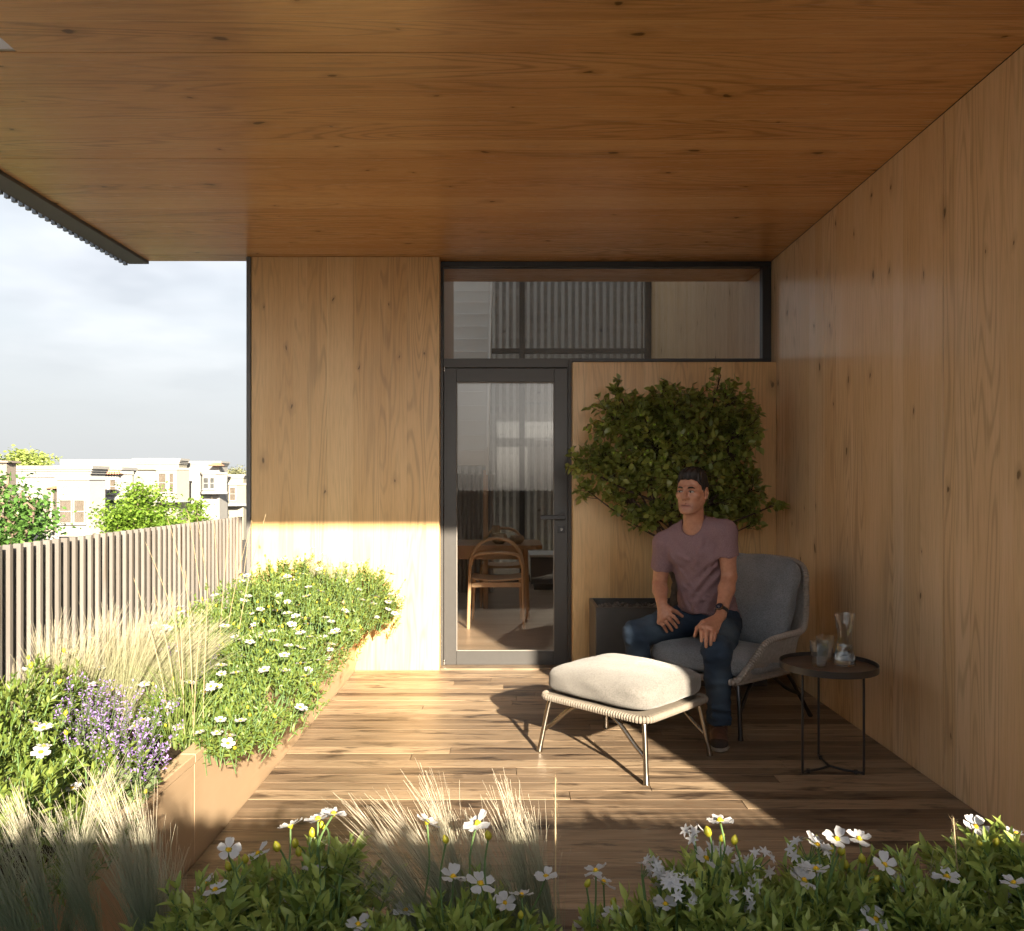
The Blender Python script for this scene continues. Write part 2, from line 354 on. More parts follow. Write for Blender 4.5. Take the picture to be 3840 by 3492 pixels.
# --- walls
wl = empty('wall_back'); struct(wl)
def panel(x0, x1, y0_, y1_, z0, z1, mat, par, c=0.002, name='panel'):
    return MB().cbox(x0, x1, y0_, y1_, z0, z1, c).build(name, mat, par)
panel(-1.892, -0.527, YW, YW+0.30, -0.02, ZC-0.002, M_WALL, wl)
panel(0.4405, XR-0.002, YW, YW+0.16, -0.02, 2.236, M_WALL, wl)
MB().cbox(-1.925, -1.8935, YW-0.012, YW+0.31, -0.3, ZC-0.003, 0.003).build('end_trim', M_GREYFASCIA, wl)
MB().box(-1.88, -0.54, YW+0.302, YW+0.36, -0.02, 2.99).build('core', M_SLAB, wl)
wr = empty('wall_right'); struct(wr)
for a, b_ in ((0.62, 1.60), (1.602, 2.572), (2.574, 3.544), (3.549, 4.90), (4.902, 6.30), (6.302, 7.9), (7.902, 9.4), (9.402, 11.0)):
    panel(XR, XR+0.05, a, b_, -0.02, ZC if b_ < 6.4 else 5.5, M_WALLR, wr)
MB().box(XR+0.052, XR+0.3, 0.62, 11.2, -0.3, 5.8).build('core', M_SLAB, wr)
# --- ceiling: timber panels one metre deep, with an open notch at the front left
cl = empty('ceiling', (0, 0, ZC)); struct(cl)
ys = [0.94, 2.058, 3.047, 4.036, 5.020, 5.90]
for i in range(5):
    xl = -2.690 if i >= 2 else -1.893
    MB().cbox(xl, XR-0.001 if i else XR-0.001, ys[i]+0.002, ys[i+1]-0.002, 0.0, 0.035, 0.0025).build('panel', M_CEIL, cl)
M_SOFF = m_plain('roof_core', (0.10, 0.085, 0.07), 0.8)
MB().box(-2.70, XR+0.3, 3.05, 5.93, 0.037, 0.40).build('roof_deck', M_SOFF, cl)
MB().box(-1.886, XR+0.3, 0.94, 3.049, 0.037, 0.40).build('roof_deck', M_SOFF, cl)
MB().cbox(-2.70, -1.895, 3.030, 3.0455, 0.004, 0.05, 0.002).build('edge_strip', m_plain('pale_edge', (0.42, 0.36, 0.31), 0.6), cl)
# --- roof edge fascia with slat cladding
fa = empty('roof_fascia', (-2.775, 4.5, 2.98))
tag(fa, 'grey metal roof edge with short slat cladding above the fence', 'fascia')
MB().cbox(-0.068, 0.085, -1.47, 1.405, 0.0, 0.40, 0.003).build('fascia_band', M_GREYFASCIA, fa)
sl_me = MB().cbox(-0.028, 0, -0.011, 0.011, -0.012, 0.36, 0.002).mesh('slat')
for k in range(44):
    o = link('slat', sl_me, M_ROOFMETAL, fa); o.location = (-0.0695, -1.43+0.0655*k, 0)
# --- slatted fences
M_SLAT = None
def m_slat():
    t = NT('fence_timber'); p = sock_xyz(t); oi = t.n('ShaderNodeObjectInfo'); r = oi.outputs['Random']
    c = t.n('ShaderNodeCombineXYZ'); t.l(t.math('MULTIPLY', p[0], 90.0), c.inputs[0]); t.l(t.math('MULTIPLY', p[1], 90.0), c.inputs[1]); t.l(t.math('ADD', t.math('MULTIPLY', p[2], 4.0), t.math('MULTIPLY', r, 40.0)), c.inputs[2])
    n = t.noise(c.outputs[0], 1.0, 4, 0.6)
    col = t.mix(r, (0.125, 0.115, 0.107), (0.178, 0.165, 0.154))
    col = t.mix(t.math('MULTIPLY', t.ramp(n, (0.45, 0.0), (0.7, 1.0)), 0.40), col, (0.11, 0.092, 0.078))
    k = t.noise(c.outputs[0], 0.28, 1); col = t.mix(t.math('MULTIPLY', t.ramp(k, (0.70, 0.0), (0.76, 1.0)), 0.8), col, (0.07, 0.045, 0.03))
    b = t.bsdf(col, 0.62, 0.3); return t.done(b, t.bump(n, 0.2, 0.002))
M_SLAT = m_slat()
M_BACK = m_wood('fence_backing', (0.10, 0.102, 0.108), (0.075, 0.077, 0.082), (0.13, 0.132, 0.14), 'z', 'xy', 0.12, 0.6, knots=False, lines=False)
FH = 1.116
def fence(name, label, along, a, b_, fixed_, sgn, z0=-0.35, FH=FH):
    """slats stand proud of a dark backing on the terrace side"""
    loc = (fixed_, a, 0) if along == 'y' else (a, fixed_, 0)
    f = empty(name, loc); tag(f, label, 'fence', 'slatted terrace fences')
    L_ = b_-a; n = int(L_/0.0655)
    if along == 'y':
        MB().box(-0.060*sgn, -0.032*sgn, 0, L_, z0, FH-0.022).build('backing_panel', M_BACK, f)
        me = MB().cbox(min(0, -0.030*sgn), max(0, -0.030*sgn), -0.011, 0.011, z0, FH, 0.002).mesh('slat')
    else:
        MB().box(0, L_, -0.060*sgn, -0.032*sgn, z0, FH-0.022).build('backing_panel', M_BACK, f)
        me = MB().cbox(-0.011, 0.011, min(0, -0.030*sgn), max(0, -0.030*sgn), z0, FH, 0.002).mesh('slat')
    for k in range(n):
        o = link('slat', me, M_SLAT, f); t_ = 0.03+0.0655*k
        o.location = (0, t_, 0) if along == 'y' else (t_, 0, 0)
    return f
fence('slatted_fence', 'pale timber slat fence running along the planter to the house wall', 'y', 0.16, 5.765, XL, 1)
fence('slatted_fence', 'slat fence closing the front edge of the terrace behind the foreground planter', 'x', -1.93, 2.85, 0.13, 1, FH=1.27)  # unseen; raised and run past the right wall so its shadow covers more
# --- planters
def m_clay():
    t = NT('tan_metal_cladding'); p = sock_xyz(t)
    c = t.n('ShaderNodeCombineXYZ'); t.l(p[0], c.inputs[0]); t.l(p[1], c.inputs[1]); t.l(p[2], c.inputs[2])
    n = t.noise(c.outputs[0], 2.2, 4, 0.55); mp = t.n('ShaderNodeMapping'); mp.inputs['Rotation'].default_value = (R(35), 0, 0); mp.inputs['Scale'].default_value = (1, 2.0, 60.0); t.l(c.outputs[0], mp.inputs[0])
    s = t.noise(mp.outputs[0], 1.4, 3, 0.6)
    col = t.mix(t.ramp(n, (0.3, 0.0), (0.7, 1.0)), (0.38, 0.268, 0.168), (0.44, 0.318, 0.205))
    col = t.mix(t.math('MULTIPLY', t.ramp(s, (0.62, 0.0), (0.72, 1.0)), 0.25), col, (0.56, 0.40, 0.26))
    return t.done(t.bsdf(col, 0.46, 0.45), t.bump(n, 0.05, 0.01))
M_CLAY = m_clay()
def m_soil():
    t = NT('soil'); g = t.n('ShaderNodeNewGeometry'); n = t.noise(g.outputs['Position'], 30, 5, 0.6)
    return t.done(t.bsdf(t.mix(n, (0.012, 0.008, 0.005), (0.05, 0.034, 0.022)), 0.95, 0.1), t.bump(n, 0.8, 0.03))
M_SOIL = m_soil()
PH = 0.385
pl = empty('planter_box', (XP, 3.6, 0)); tag(pl, 'long tan metal planter against the slat fence, filled with flowering shrubs', 'planter')
jy = [0.42, 1.28, 2.846, 4.412, 5.775]
for a, b_ in zip(jy[:-1], jy[1:]):
    MB().cbox(-0.03, 0, a-3.6+0.0015, b_-3.6-0.0015, -0.02, PH-0.035, 0.0015).build('side_panel', M_CLAY, pl)
    MB().cbox(-0.055, 0.004, a-3.6+0.001, b_-3.6-0.001, PH-0.033, PH, 0.003).build('cap', M_CLAY, pl)
def soil_mesh(x0, x1, y0_, y1_, z, nx, ny, amp=0.02):
    X, Yy = np.meshgrid(np.linspace(x0, x1, nx), np.linspace(y0_, y1_, ny), indexing='ij')
    Z = z + amp*np.sin(X*23)*np.cos(Yy*17) + RNG.normal(0, amp*0.25, X.shape)
    V = np.stack([X, Yy, Z], -1).reshape(-1, 3); I = np.arange(nx*ny).reshape(nx, ny)
    F = np.stack([I[:-1, :-1], I[1:, :-1], I[1:, 1:], I[:-1, 1:]], -1).reshape(-1, 4)
    return np_mesh('soil', V, F)
link('soil', soil_mesh(XL+0.005-XP, -0.056, 0.45-3.6, 5.77-3.6, PH-0.035, 12, 60), M_SOIL, pl)
pf = empty('planter_box', (0, 1.0, 0)); tag(pf, 'low tan planter along the front edge under the foreground flowers', 'planter')
MB().cbox(XP+0.004, XR-0.003, 0.62, 0.65, -0.02, PH-0.035, 0.002).build('side_panel', M_CLAY, pf)
MB().cbox(XP+0.004, XR-0.003, 0.595, 0.654, PH-0.033, PH, 0.003).build('cap', M_CLAY, pf)
link('soil', soil_mesh(XP+0.01, XR-0.005, -0.57, 0.592, PH-0.035, 50, 16), M_SOIL, pf)

# ================================================================ door, transom, room behind
SR = FPX/YR
def dx(x): return (x-1008)/SR
def dz(y): return 1.35-(y-953)/SR
win = empty('transom_window', (dx(1190), YR, dz(610))); tag(win, 'wide transom window with black frame above the door and the potted tree', 'window')
def rel(o, p): o.matrix_parent_inverse = Matrix.Translation(-p.location); return o
def frame_bars(name, parent, bars, y0_, y1_, mat, c=0.002):
    for (x0, x1, z0, z1) in bars:
        rel(MB().cbox(x0, x1, y0_, y1_, z0, z1, c).build(name, mat, parent), parent)
tx0, tx1, tz0, tz1 = dx(866.8), dx(1518.3), dz(712.2), ZC-0.003
gx0, gx1, gz0, gz1 = dx(872.8), dx(1501.2), dz(705.7), dz(524.8)
frame_bars('frame_bar', win, [(tx0, tx1, gz1, tz1), (dx(1121), tx1, tz0, gz0), (tx0, gx0, gz0+0.001, gz1-0.001), (gx1, tx1, gz0+0.001, gz1-0.001)], YR, YR+0.07, M_BLACK)
rel(MB().box(gx0-0.005, gx1+0.005, YR+0.030, YR+0.036, gz0-0.005, gz1+0.005).build('pane', M_PANE, win), win)
door = empty('glazed_door', (dx(996), YR, 0.0)); tag(door, 'anthracite framed glazed door with lever handle in the timber wall', 'door')
frame_bars('door_frame', door, [(tx0, dx(873.0), 0.008, gz0-0.001), (dx(1118.6), dx(1126.8), 0.008, gz0-0.001), (dx(873.4), dx(1118.2), dz(723.6), gz0-0.001)], YR-0.004, YR+0.075, M_DARKMETAL)
lx0, lx1, lz0, lz1 = dx(873.8), dx(1117.8), 0.012, dz(724.8)
px0, px1, pz0, pz1 = dx(898.3), dx(1091.4), dz(1282.6), dz(751.7)
frame_bars('leaf_stile', door, [(lx0, px0, lz0, lz1), (px1, lx1, lz0, lz1)], YR+0.004, YR+0.06, M_DARKMETAL)
frame_bars('leaf_rail', door, [(px0+0.0005, px1-0.0005, lz0, pz0), (px0+0.0005, px1-0.0005, pz1, lz1)], YR+0.004, YR+0.06, M_DARKMETAL)
frame_bars('glazing_bead', door, [(px0, px0+0.006, pz0, pz1), (px1-0.006, px1, pz0, pz1), (px0+0.0065, px1-0.0065, pz0, pz0+0.006), (px0+0.0065, px1-0.0065, pz1-0.006, pz1)], YR+0.010, YR+0.030, m_plain('bead', (0.25, 0.23, 0.21), 0.4))
rel(MB().box(px0, px1, YR+0.033, YR+0.039, pz0, pz1).build('pane', M_PANE, door), door)
hb = MB().cbox(dx(1102), dx(1112), YR-0.012, YR+0.004, dz(1024), dz(1010), 0.002); hb.tube([(dx(1107), YR-0.01, dz(1017)), (dx(1107), YR-0.055, dz(1017))], 0.010, 12)
hb.cbox(dx(1063.6), dx(1111.7), YR-0.066, YR-0.045, dz(1022), dz(1013.7), 0.003); rel(hb.build('handle', M_BLACK, door), door)
lk = rel(MB().cbox(dx(1097.9), dx(1112), YR-0.006, YR+0.004, dz(1049), dz(1035.2), 0.002).build('lock_plate', M_BLACK, door), door)
kh = MB().lathe([(0.001, 0), (0.009, 0), (0.009, 0.003), (0.001, 0.003)], 16); kh.box(-0.0012, 0.0012, -0.006, 0.006, 0.003, 0.0034)
o = kh.build('keyhole', M_STEEL, lk); o.matrix_basis = Matrix.Translation((dx(1105), YR-0.0062, dz(1042))) @ Matrix.Rotation(R(90), 4, 'X')
for yy in (1303, 727):
    h = MB(); 
    for q in range(3): h.lathe([(0.001, 0), (0.008, 0.001), (0.008, 0.010), (0.001, 0.011)], 12, (dx(874.5), YR-0.006, dz(yy)-0.018+q*0.0125))
    rel(h.build('hinge', M_STEEL, door), door)

# --- room behind the glass
ROOMW = m_wood('room_oak', (0.46, 0.27, 0.13), (0.37, 0.21, 0.10), (0.55, 0.35, 0.19), 'z', 'xy', 0.3, 0.3, seed=3.0, ring=0.2)
M_PLASTER = m_plain('white_plaster', (0.62, 0.60, 0.57), 0.8, 0.3, 0, 0.03, 2)
M_RFLOOR = m_wood('room_floor', (0.34, 0.25, 0.175), (0.26, 0.185, 0.125), (0.42, 0.32, 0.23), 'x', 'y', 0.14, 0.35, knots=False, seed=1.0)
rm = empty('room_shell'); struct(rm)
MB().box(-1.8, XR, YR+0.105, 11.2, -0.024, 0.004).build('room_floor', M_RFLOOR, rm)
MB().box(-1.9, XR-0.001, 5.902, 6.50, ZC+0.002, ZC+0.36).build('soffit', M_CEIL, rm)
MB().box(-0.74, -0.60, 6.02, 8.2, 0.0, 5.5).build('side_wall', ROOMW, rm)
MB().box(XR+0.32, XR+5, 5.95, 14.5, -0.3, 9.4).build('added_sun_block', M_PLASTER, rm)  # added unseen block that keeps direct sun off the courtyard ribs
MB().box(-1.88, XR+0.6, 5.95, 6.02, ZC+0.40, 9.4).build('raised_upper_wall', M_PLASTER, rm)  # unseen; raised far above the ceiling to shade the courtyard wall
MB().box(-1.88, -1.82, 6.15, 13.2, -0.3, 3.1).build('far_left_wall', M_PLASTER, rm)
gz = empty('rear_glazing', (0.7, 11.0, 0)); tag(gz, 'dark framed rear glazing wall seen through the door glass', 'window')
for (a, b_) in ((-1.02, -0.94), (0.10, 0.175), (1.83, 1.915)):
    rel(MB().cbox(a, b_, 10.96, 11.04, 0.0, 5.5, 0.003).build('mullion', M_DARKMETAL, gz), gz)
for (a, b_, z0, z1) in ((-0.94, 0.10, 3.15, 3.22), (0.175, 1.83, 3.15, 3.22), (-0.94, 0.10, 0.004, 0.10), (0.175, 1.83, 0.004, 0.10)):
    rel(MB().cbox(a, b_, 10.97, 11.03, z0, z1, 0.003).build('transom_bar', M_DARKMETAL, gz), gz)
rel(MB().box(-0.94, 0.10, 10.998, 11.002, 0.10, 5.4).build('pane', M_PANE, gz), gz)
rel(MB().box(0.175, 1.83, 10.998, 11.002, 0.10, 5.4).build('pane', M_PANE, gz), gz)
# ribbed facade across the courtyard
cw = empty('courtyard_wall', (0.6, 13.6, 0)); tag(cw, 'weathered ribbed timber wall across the courtyard behind the glazing', 'wall')
M_GREYWOOD = m_wood('grey_timber', (0.30, 0.28, 0.26), (0.20, 0.185, 0.17), (0.40, 0.38, 0.355), 'x', 'z', 0.18, 0.6, knots=True, lines=False)
rel(MB().box(-0.95, 3.6, 13.6, 13.7, -0.3, 5.4).build('backing', M_GREYWOOD, cw), cw)
rib = MB().cbox(-0.028, 0.028, -0.05, 0, 0, 5.4, 0.006).mesh('rib'); M_RIB = m_plain('rib_grey', (0.36, 0.345, 0.33), 0.55)
for k in range(38):
    o = link('rib', rib, M_RIB, cw); o.location = (-1.50+0.118*k, -0.001, -0.1)
# staircase with pale risers
st = empty('staircase', (-0.5, 9.2, 0)); tag(st, 'pale open staircase climbing behind the transom glass on the left', 'staircase')
for k in range(20):
    rel(MB().cbox(-1.05, -0.28, 8.6+0.115*k, 8.6+0.115*k+0.14, 1.55+0.172*k, 1.55+0.172*k+0.165, 0.004).build('step', M_PLASTER, st), st)
rel(MB().prism([(8.55, 1.45), (8.75, 1.45), (10.95, 4.75), (10.95, 5.05), (8.55, 1.75)], 'x', -0.279, -0.255).build('stringer', M_PLASTER, st), st)
rel(MB().prism([(8.55, 1.45), (8.75, 1.45), (10.95, 4.75), (10.95, 5.05), (8.55, 1.75)], 'x', -1.09, -1.051).build('stringer', ROOMW, st), st)
for z in (0.02,):
    rel(MB().box(-1.09, -1.02, 8.6, 8.67, 0.004, 1.5).build('newel', ROOMW, st), st)
    rel(MB().box(-0.31, -0.26, 8.6, 8.67, 0.004, 1.5).build('newel', ROOMW, st), st)
# ribbed grey screen at the left of the room
sc_ = empty('ribbed_screen', (-0.35, 10.2, 0)); tag(sc_, 'ribbed grey screen standing left behind the door glass', 'screen')
for k in range(9):
    rel(MB().tube([(-0.70+0.055*k, 9.9, 0.004), (-0.70+0.055*k, 9.9, 1.45+0.02)], 0.022, 10).build('rib', M_RIB, sc_), sc_)
rel(MB().box(-0.73, -0.23, 9.925, 9.945, 0.004, 1.47).build('backing', M_RIB, sc_), sc_)
# low grey cabinet on the right of the room
lc = empty('low_cabinet', (0.9, 10.3, 0)); tag(lc, 'low dark bench by the rear glazing seen through the door', 'bench')
rel(MB().cbox(0.24, 1.85, 10.1, 10.7, 0.08, 0.42, 0.004).build('carcass', m_plain('bench_dark', (0.10, 0.10, 0.115), 0.5), lc), lc)
rel(MB().cbox(0.22, 1.87, 10.08, 10.72, 0.422, 0.455, 0.004).build('top', M_PLASTER, lc), lc)
rel(MB().box(0.28, 1.8, 10.14, 10.66, 0.004, 0.079).build('plinth', M_BLACK, lc), lc)
M_TABLE = m_wood('table_oak', (0.42, 0.235, 0.11), (0.33, 0.18, 0.08), (0.5, 0.30, 0.16), 'x', 'y', 0.2, 0.35, knots=False)
M_CHAIRW = m_plain('pale_ash', (0.46, 0.31, 0.19), 0.4, 0.5, 0, 0.08, 12)
tb = empty('dining_table', (-0.2, 8.25, 0)); tag(tb, 'oak dining table seen through the glazed door', 'table')
tp = [(-1.12, -0.42), (0.44, -0.42), (0.50, -0.36), (0.50, 0.36), (0.44, 0.42), (-1.12, 0.42)]
MB().prism(tp, 'z', 0.705, 0.745).build('table_top', M_TABLE, tb)
MB().cbox(-0.95, 0.36, -0.33, -0.30, 0.60, 0.704, 0.003).build('apron', M_TABLE, tb)
for x, y in ((0.33, -0.33), (0.33, 0.33), (-0.98, -0.33), (-0.98, 0.33)):
    MB().tube([(x, y, 0.704), (x+0.03*np.sign(x), y, 0.004)], [0.030, 0.020], 12).build('leg', M_TABLE, tb, True)
def dining_chair(loc, rz, label):
    c = empty('dining_chair', loc, rz); tag(c, label, 'chair', 'bentwood dining chairs')
    s = MB(); n = 12; vv = []; 
    for zo in (0.0, -0.014):
        for i in range(n+1):
            for j in range(5):
                x = -0.235+0.47*i/n; y = -0.21+0.42*j/4
                vv.append((x, y, 0.452+0.022*(2*i/n-1)**2+zo))
    ff = []
    for i in range(n):
        for j in range(4):
            a = i*5+j; ff.append((a, a+5, a+6, a+1)); b2 = a+(n+1)*5; ff.append((b2, b2+1, b2+6, b2+5))
    for i in range(n):
        for j in (0, 4):
            a = i*5+j; b2 = a+(n+1)*5; ff.append((a, b2, b2+5, a+5))
    s.add(vv, ff); s.build('seat', M_CHAIRW, c, True)
    MB().cbox(-0.235, 0.235, -0.225, -0.212, 0.385, 0.432, 0.003).build('seat_rail', M_CHAIRW, c)
    hoop = spline([(-0.262, -0.235, 0.004), (-0.250, -0.235, 0.40), (-0.235, -0.24, 0.66), (-0.15, -0.25, 0.80), (0, -0.253, 0.845), (0.15, -0.25, 0.80), (0.235, -0.24, 0.66), (0.250, -0.235, 0.40), (0.262, -0.235, 0.004)], 8)
    MB().tube(hoop, 0.0165, 10).build('back_hoop', M_CHAIRW, c, True)
    br = spline([(-0.232, -0.24, 0.60), (-0.19, -0.262, 0.69), (0, -0.285, 0.715), (0.19, -0.262, 0.69), (0.232, -0.24, 0.60)], 8)
    MB().tube(br, 0.015, 8).build('back_rail', M_CHAIRW, c, True)
    for x in (-0.225, 0.225): MB().tube([(x, 0.20, 0.44), (x*1.06, 0.225, 0.004)], [0.017, 0.013], 10).build('leg', M_CHAIRW, c, True)
    return c
dining_chair((-0.145, 7.66, 0), 0, 'pale bentwood dining chair nearest to the glazed door')
dining_chair((-0.10, 8.90, 0), math.pi, 'bentwood dining chair on the far side of the oak table')
M_POT = m_plain('clay_bowl', (0.36, 0.27, 0.19), 0.7)
for (x, y, r_, h, lb) in ((-0.13, 8.1, 0.085, 0.10, 'wide clay bowl on the oak table, left of its pair'), (0.05, 8.05, 0.075, 0.085, 'small clay bowl on the oak table, right of its pair'), (-0.17, 8.35, 0.05, 0.17, 'slim clay vase standing behind the two bowls')):
    v = MB().lathe([(r_*0.5, 0.0), (r_*0.9, h*0.3), (r_, h*0.65), (r_*0.82, h), (r_*0.74, h), (r_*0.85, h*0.6), (r_*0.4, h*0.12)], 24).build('clay_bowl' if h < 0.15 else 'clay_vase', M_POT, None, True)
    v.location = (x, y, 0.7455); tag(v, lb, 'bowl' if h < 0.15 else 'vase', 'pottery on the dining table')
# ================================================================ street, houses and trees beyond the fence
ZG = -6.5
def m_ground():
    t = NT('ground'); g = t.n('ShaderNodeNewGeometry'); n = t.noise(g.outputs['Position'], 0.06, 4, 0.6)
    return t.done(t.bsdf(t.mix(n, (0.10, 0.10, 0.095), (0.20, 0.19, 0.17)), 0.9, 0.2))
o = MB().box(-900, 900, -60, 1800, ZG-1, ZG).build('ground', m_ground()); struct(o)
o = MB().box(-60, -7, -60, 400, ZG, ZG+0.004).build('road', m_plain('asphalt', (0.06, 0.06, 0.06), 0.9, 0.3, 0, 0.15, 3)); struct(o)
def stucco(name, c): return m_plain(name, tuple(x*0.33 for x in c), 0.85, 0.25, 0, 0.03, 0.8)
M_ST = {'white': stucco('stucco_white', (0.78, 0.76, 0.72)), 'cream': stucco('stucco_cream', (0.74, 0.70, 0.58)), 'green': stucco('stucco_green', (0.55, 0.64, 0.52)),
        'mint': stucco('stucco_mint', (0.66, 0.72, 0.60)), 'pink': stucco('stucco_pink', (0.66, 0.56, 0.49)), 'trim': stucco('trim_white', (0.80, 0.79, 0.77)), 'pale': stucco('stucco_pale', (0.72, 0.72, 0.62))}
def m_tile():
    t = NT('clay_tile'); g = t.n('ShaderNodeNewGeometry'); n = t.noise(g.outputs['Position'], 5, 3)
    return t.done(t.bsdf(t.mix(n, (0.42, 0.17, 0.10), (0.58, 0.27, 0.17)), 0.8, 0.3))
M_TILE = m_tile(); M_CURT = m_plain('curtain', (0.165, 0.14, 0.12), 0.9, 0.1, 0, 0.12, 4); M_WDARK = m_plain('window_dark', (0.10, 0.105, 0.115), 0.15, 0.6, 0, 0.1, 2)
M_PIPE = m_plain('drain_pipe', (0.30, 0.26, 0.24), 0.6)
def hx(x, Y): return (x-1008)/FPX*Y
def hz(y, Y): return 1.35-(y-953)/FPX*Y
def hwindow(par, x0, x1, z0, z1, y, curtain=True, rows=2, t=0.10, name='window'):
    """sash window standing on a wall plane at depth y: frame > sash bar, pane, curtain"""
    m = MB(); w = 0.085
    m.box(x0, x0+w, y-t, y, z0, z1).box(x1-w, x1, y-t, y, z0, z1).box(x0+w, x1-w, y-t, y, z1-w, z1).box(x0+w, x1-w, y-t, y, z0, z0+w)
    zm = z0+(z1-z0)*0.5
    if rows > 1: m.box(x0+w, x1-w, y-t*0.7, y-0.002, zm-0.035, zm+0.035)
    f = rel(m.build(name, M_ST['trim'], par), par)
    MB().box(x0+w, x1-w, y-0.030, y-0.022, z0+w, z1-w).build('pane', M_PANE, f)
    if curtain:
        c = MB(); n = 14
        v = []; 
        for k in range(n+1):
            xx = x0+w+(x1-x0-2*w)*k/n; yy = y-0.012+0.008*math.sin(k*2.4)
            v += [(xx, yy, z0+w), (xx, yy, z1-w)]
        c.add(v, [(2*k, 2*k+2, 2*k+3, 2*k+1) for k in range(n)]); c.build('curtain', M_CURT, f)
    else:
        MB().box(x0+w, x1-w, y-0.016, y-0.004, z0+w, z1-w).build('room_dark', M_WDARK, f)
    MB().box(x0-0.08, x1+0.08, y-t-0.08, y, z0-0.10, z0-0.002).build('sill', M_ST['trim'], f)
    return f
def cornice(par, x0, x1, y, z, mat, d=0.35, h=0.5, side=6.0):
    m = MB()
    for k, (dd, z0, z1) in enumerate(((d*0.35, 0, h*0.3), (d*0.65, h*0.3+0.002, h*0.6), (d, h*0.6+0.002, h))):
        m.box(x0-dd, x1+dd, y-dd, y+side, z+z0, z+z1)
    return rel(m.build('cornice', mat, par), par)
def house(x0, x1, ytop, Y, depth, mat, label, corn=0.5):
    X0, X1, zt = hx(x0, Y), hx(x1, Y), hz(ytop, Y)
    h = empty('townhouse', ((X0+X1)/2, Y, ZG)); tag(h, label, 'house', 'row houses across the street')
    rel(MB().box(X0, X1, Y, Y+depth, ZG, zt-corn).build('wall', mat, h), h)
    if corn > 0: cornice(h, X0, X1, Y, zt-corn+0.002, M_ST['trim'], 0.35, corn-0.004, depth)
    return h, X0, X1, zt
def bay(h, x0, x1, ya, yb, Y, dep, mat, skew=0.6):
    """projecting bay: polygon prism between image heights ya (top) and yb"""
    X0, X1 = hx(x0, Y-dep), hx(x1, Y-dep); z1, z0 = hz(ya, Y-dep), hz(yb, Y-dep)
    poly = [(X0-skew, Y), (X0, Y-dep), (X1, Y-dep), (X1+skew, Y)]
    rel(MB().prism(poly, 'z', z0, z1).build('bay', mat, h), h)
    pm = [(X0-skew-0.1, Y), (X0-0.08, Y-dep-0.12), (X1+0.08, Y-dep-0.12), (X1+skew+0.1, Y)]
    rel(MB().prism(pm, 'z', z1+0.002, z1+0.28).build('bay_moulding', M_ST['trim'], h), h); rel(MB().prism(pm, 'z', z0-0.30, z0-0.002).build('bay_moulding', M_ST['trim'], h), h)
    return X0, X1, z0, z1
def tile_roof(h, x0, x1, y0_, y1_, z0, z1):
    """hipped roof with rounded tile rows"""
    cx, cy_ = (x0+x1)/2, (y0_+y1_)/2; m = MB()
    m.add([(x0, y0_, z0), (x1, y0_, z0), (x1, y1_, z0), (x0, y1_, z0), (cx-(x1-x0)*0.2, y1_, z1), (cx+(x1-x0)*0.2, y1_, z1)], [(0, 1, 5, 4), (1, 2, 5), (3, 0, 4), (2, 3, 4, 5), (0, 3, 2, 1)])
    n = 11
    for k in range(n+1):
        t_ = k/n; a = Vector((x0+(x1-x0)*t_, y0_-0.04, z0+0.04)); b_ = Vector((cx-(x1-x0)*0.2+(x1-x0)*0.4*t_, y1_, z1+0.04)); m.tube([a, b_], (x1-x0)/n*0.36, 6)
    return rel(m.build('roof', M_TILE, h), h)
# white house, left
h, X0, X1, zt = house(-150, 178, 917, 60, 2.2, M_ST['white'], 'white corner house with curtained bay windows at far left', 0.6)
rel(MB().box(X0+0.1, X1-0.02, 59.96, 59.998, hz(938, 60), hz(926, 60)).build('frieze', M_ST['mint'], h), h)
rel(MB().box(X0, X1+0.06, 59.85, 59.95, hz(940, 60), hz(938.4, 60)).build('string_course', M_ST['trim'], h), h)
b0, b1, z0, z1 = bay(h, 112, 176, 945, 1048, 60, 1.3, M_ST['white'], 0.5)
for (a, b_) in ((117, 143.5), (145.5, 169)):
    f = hwindow(h, hx(a, 58.7), hx(b_, 58.7), hz(1031, 58.7), hz(983, 58.7), 58.69, True)
    ar = MB(); xc = hx((a+b_)/2, 58.7); rr = (hx(b_, 58.7)-hx(a, 58.7))/2-0.05; zb = hz(970, 58.7)
    ar.tube([(xc+rr*math.cos(t), 58.68, zb+rr*1.1*math.sin(t)) for t in np.linspace(0, math.pi, 14)], 0.045, 6); ar.tube([(xc-rr, 58.68, zb), (xc-rr, 58.68, hz(982, 58.7))], 0.04, 6); ar.tube([(xc+rr, 58.68, zb), (xc+rr, 58.68, hz(982, 58.7))], 0.04, 6)
    rel(ar.build('window_arch', M_ST['trim'], h), h)
rel(MB().box(hx(93, 60), hx(114, 60), 59.45, 59.998, hz(1045, 60), hz(962, 60)).build('pilaster', M_ST['pink'], h), h)
rel(MB().tube([(hx(101, 59.3), 59.35, hz(1048, 59.3)), (hx(101, 59.3), 59.35, hz(963, 59.3))], 0.09, 8).build('drain_pipe', M_PIPE, h), h)
tile_roof(h, hx(94, 59.4), hx(118, 59.4), 59.2, 59.99, hz(962.5, 59.4), hz(958, 59.4))
h2 = empty('chimney_block', (hx(-8, 52), 52, ZG)); tag(h2, 'pinkish stucco chimney block at the left frame edge', 'chimney', 'row houses across the street')
rel(MB().box(hx(-45, 52), hx(13, 52), 52, 53, ZG, hz(911, 52)).build('wall', M_ST['pink'], h2), h2)
rel(MB().box(hx(-50, 52)-0.2, hx(16, 52)+0.1, 51.8, 53.2, hz(911, 52)+0.002, hz(907, 52)).build('cap', M_ST['pink'], h2), h2)
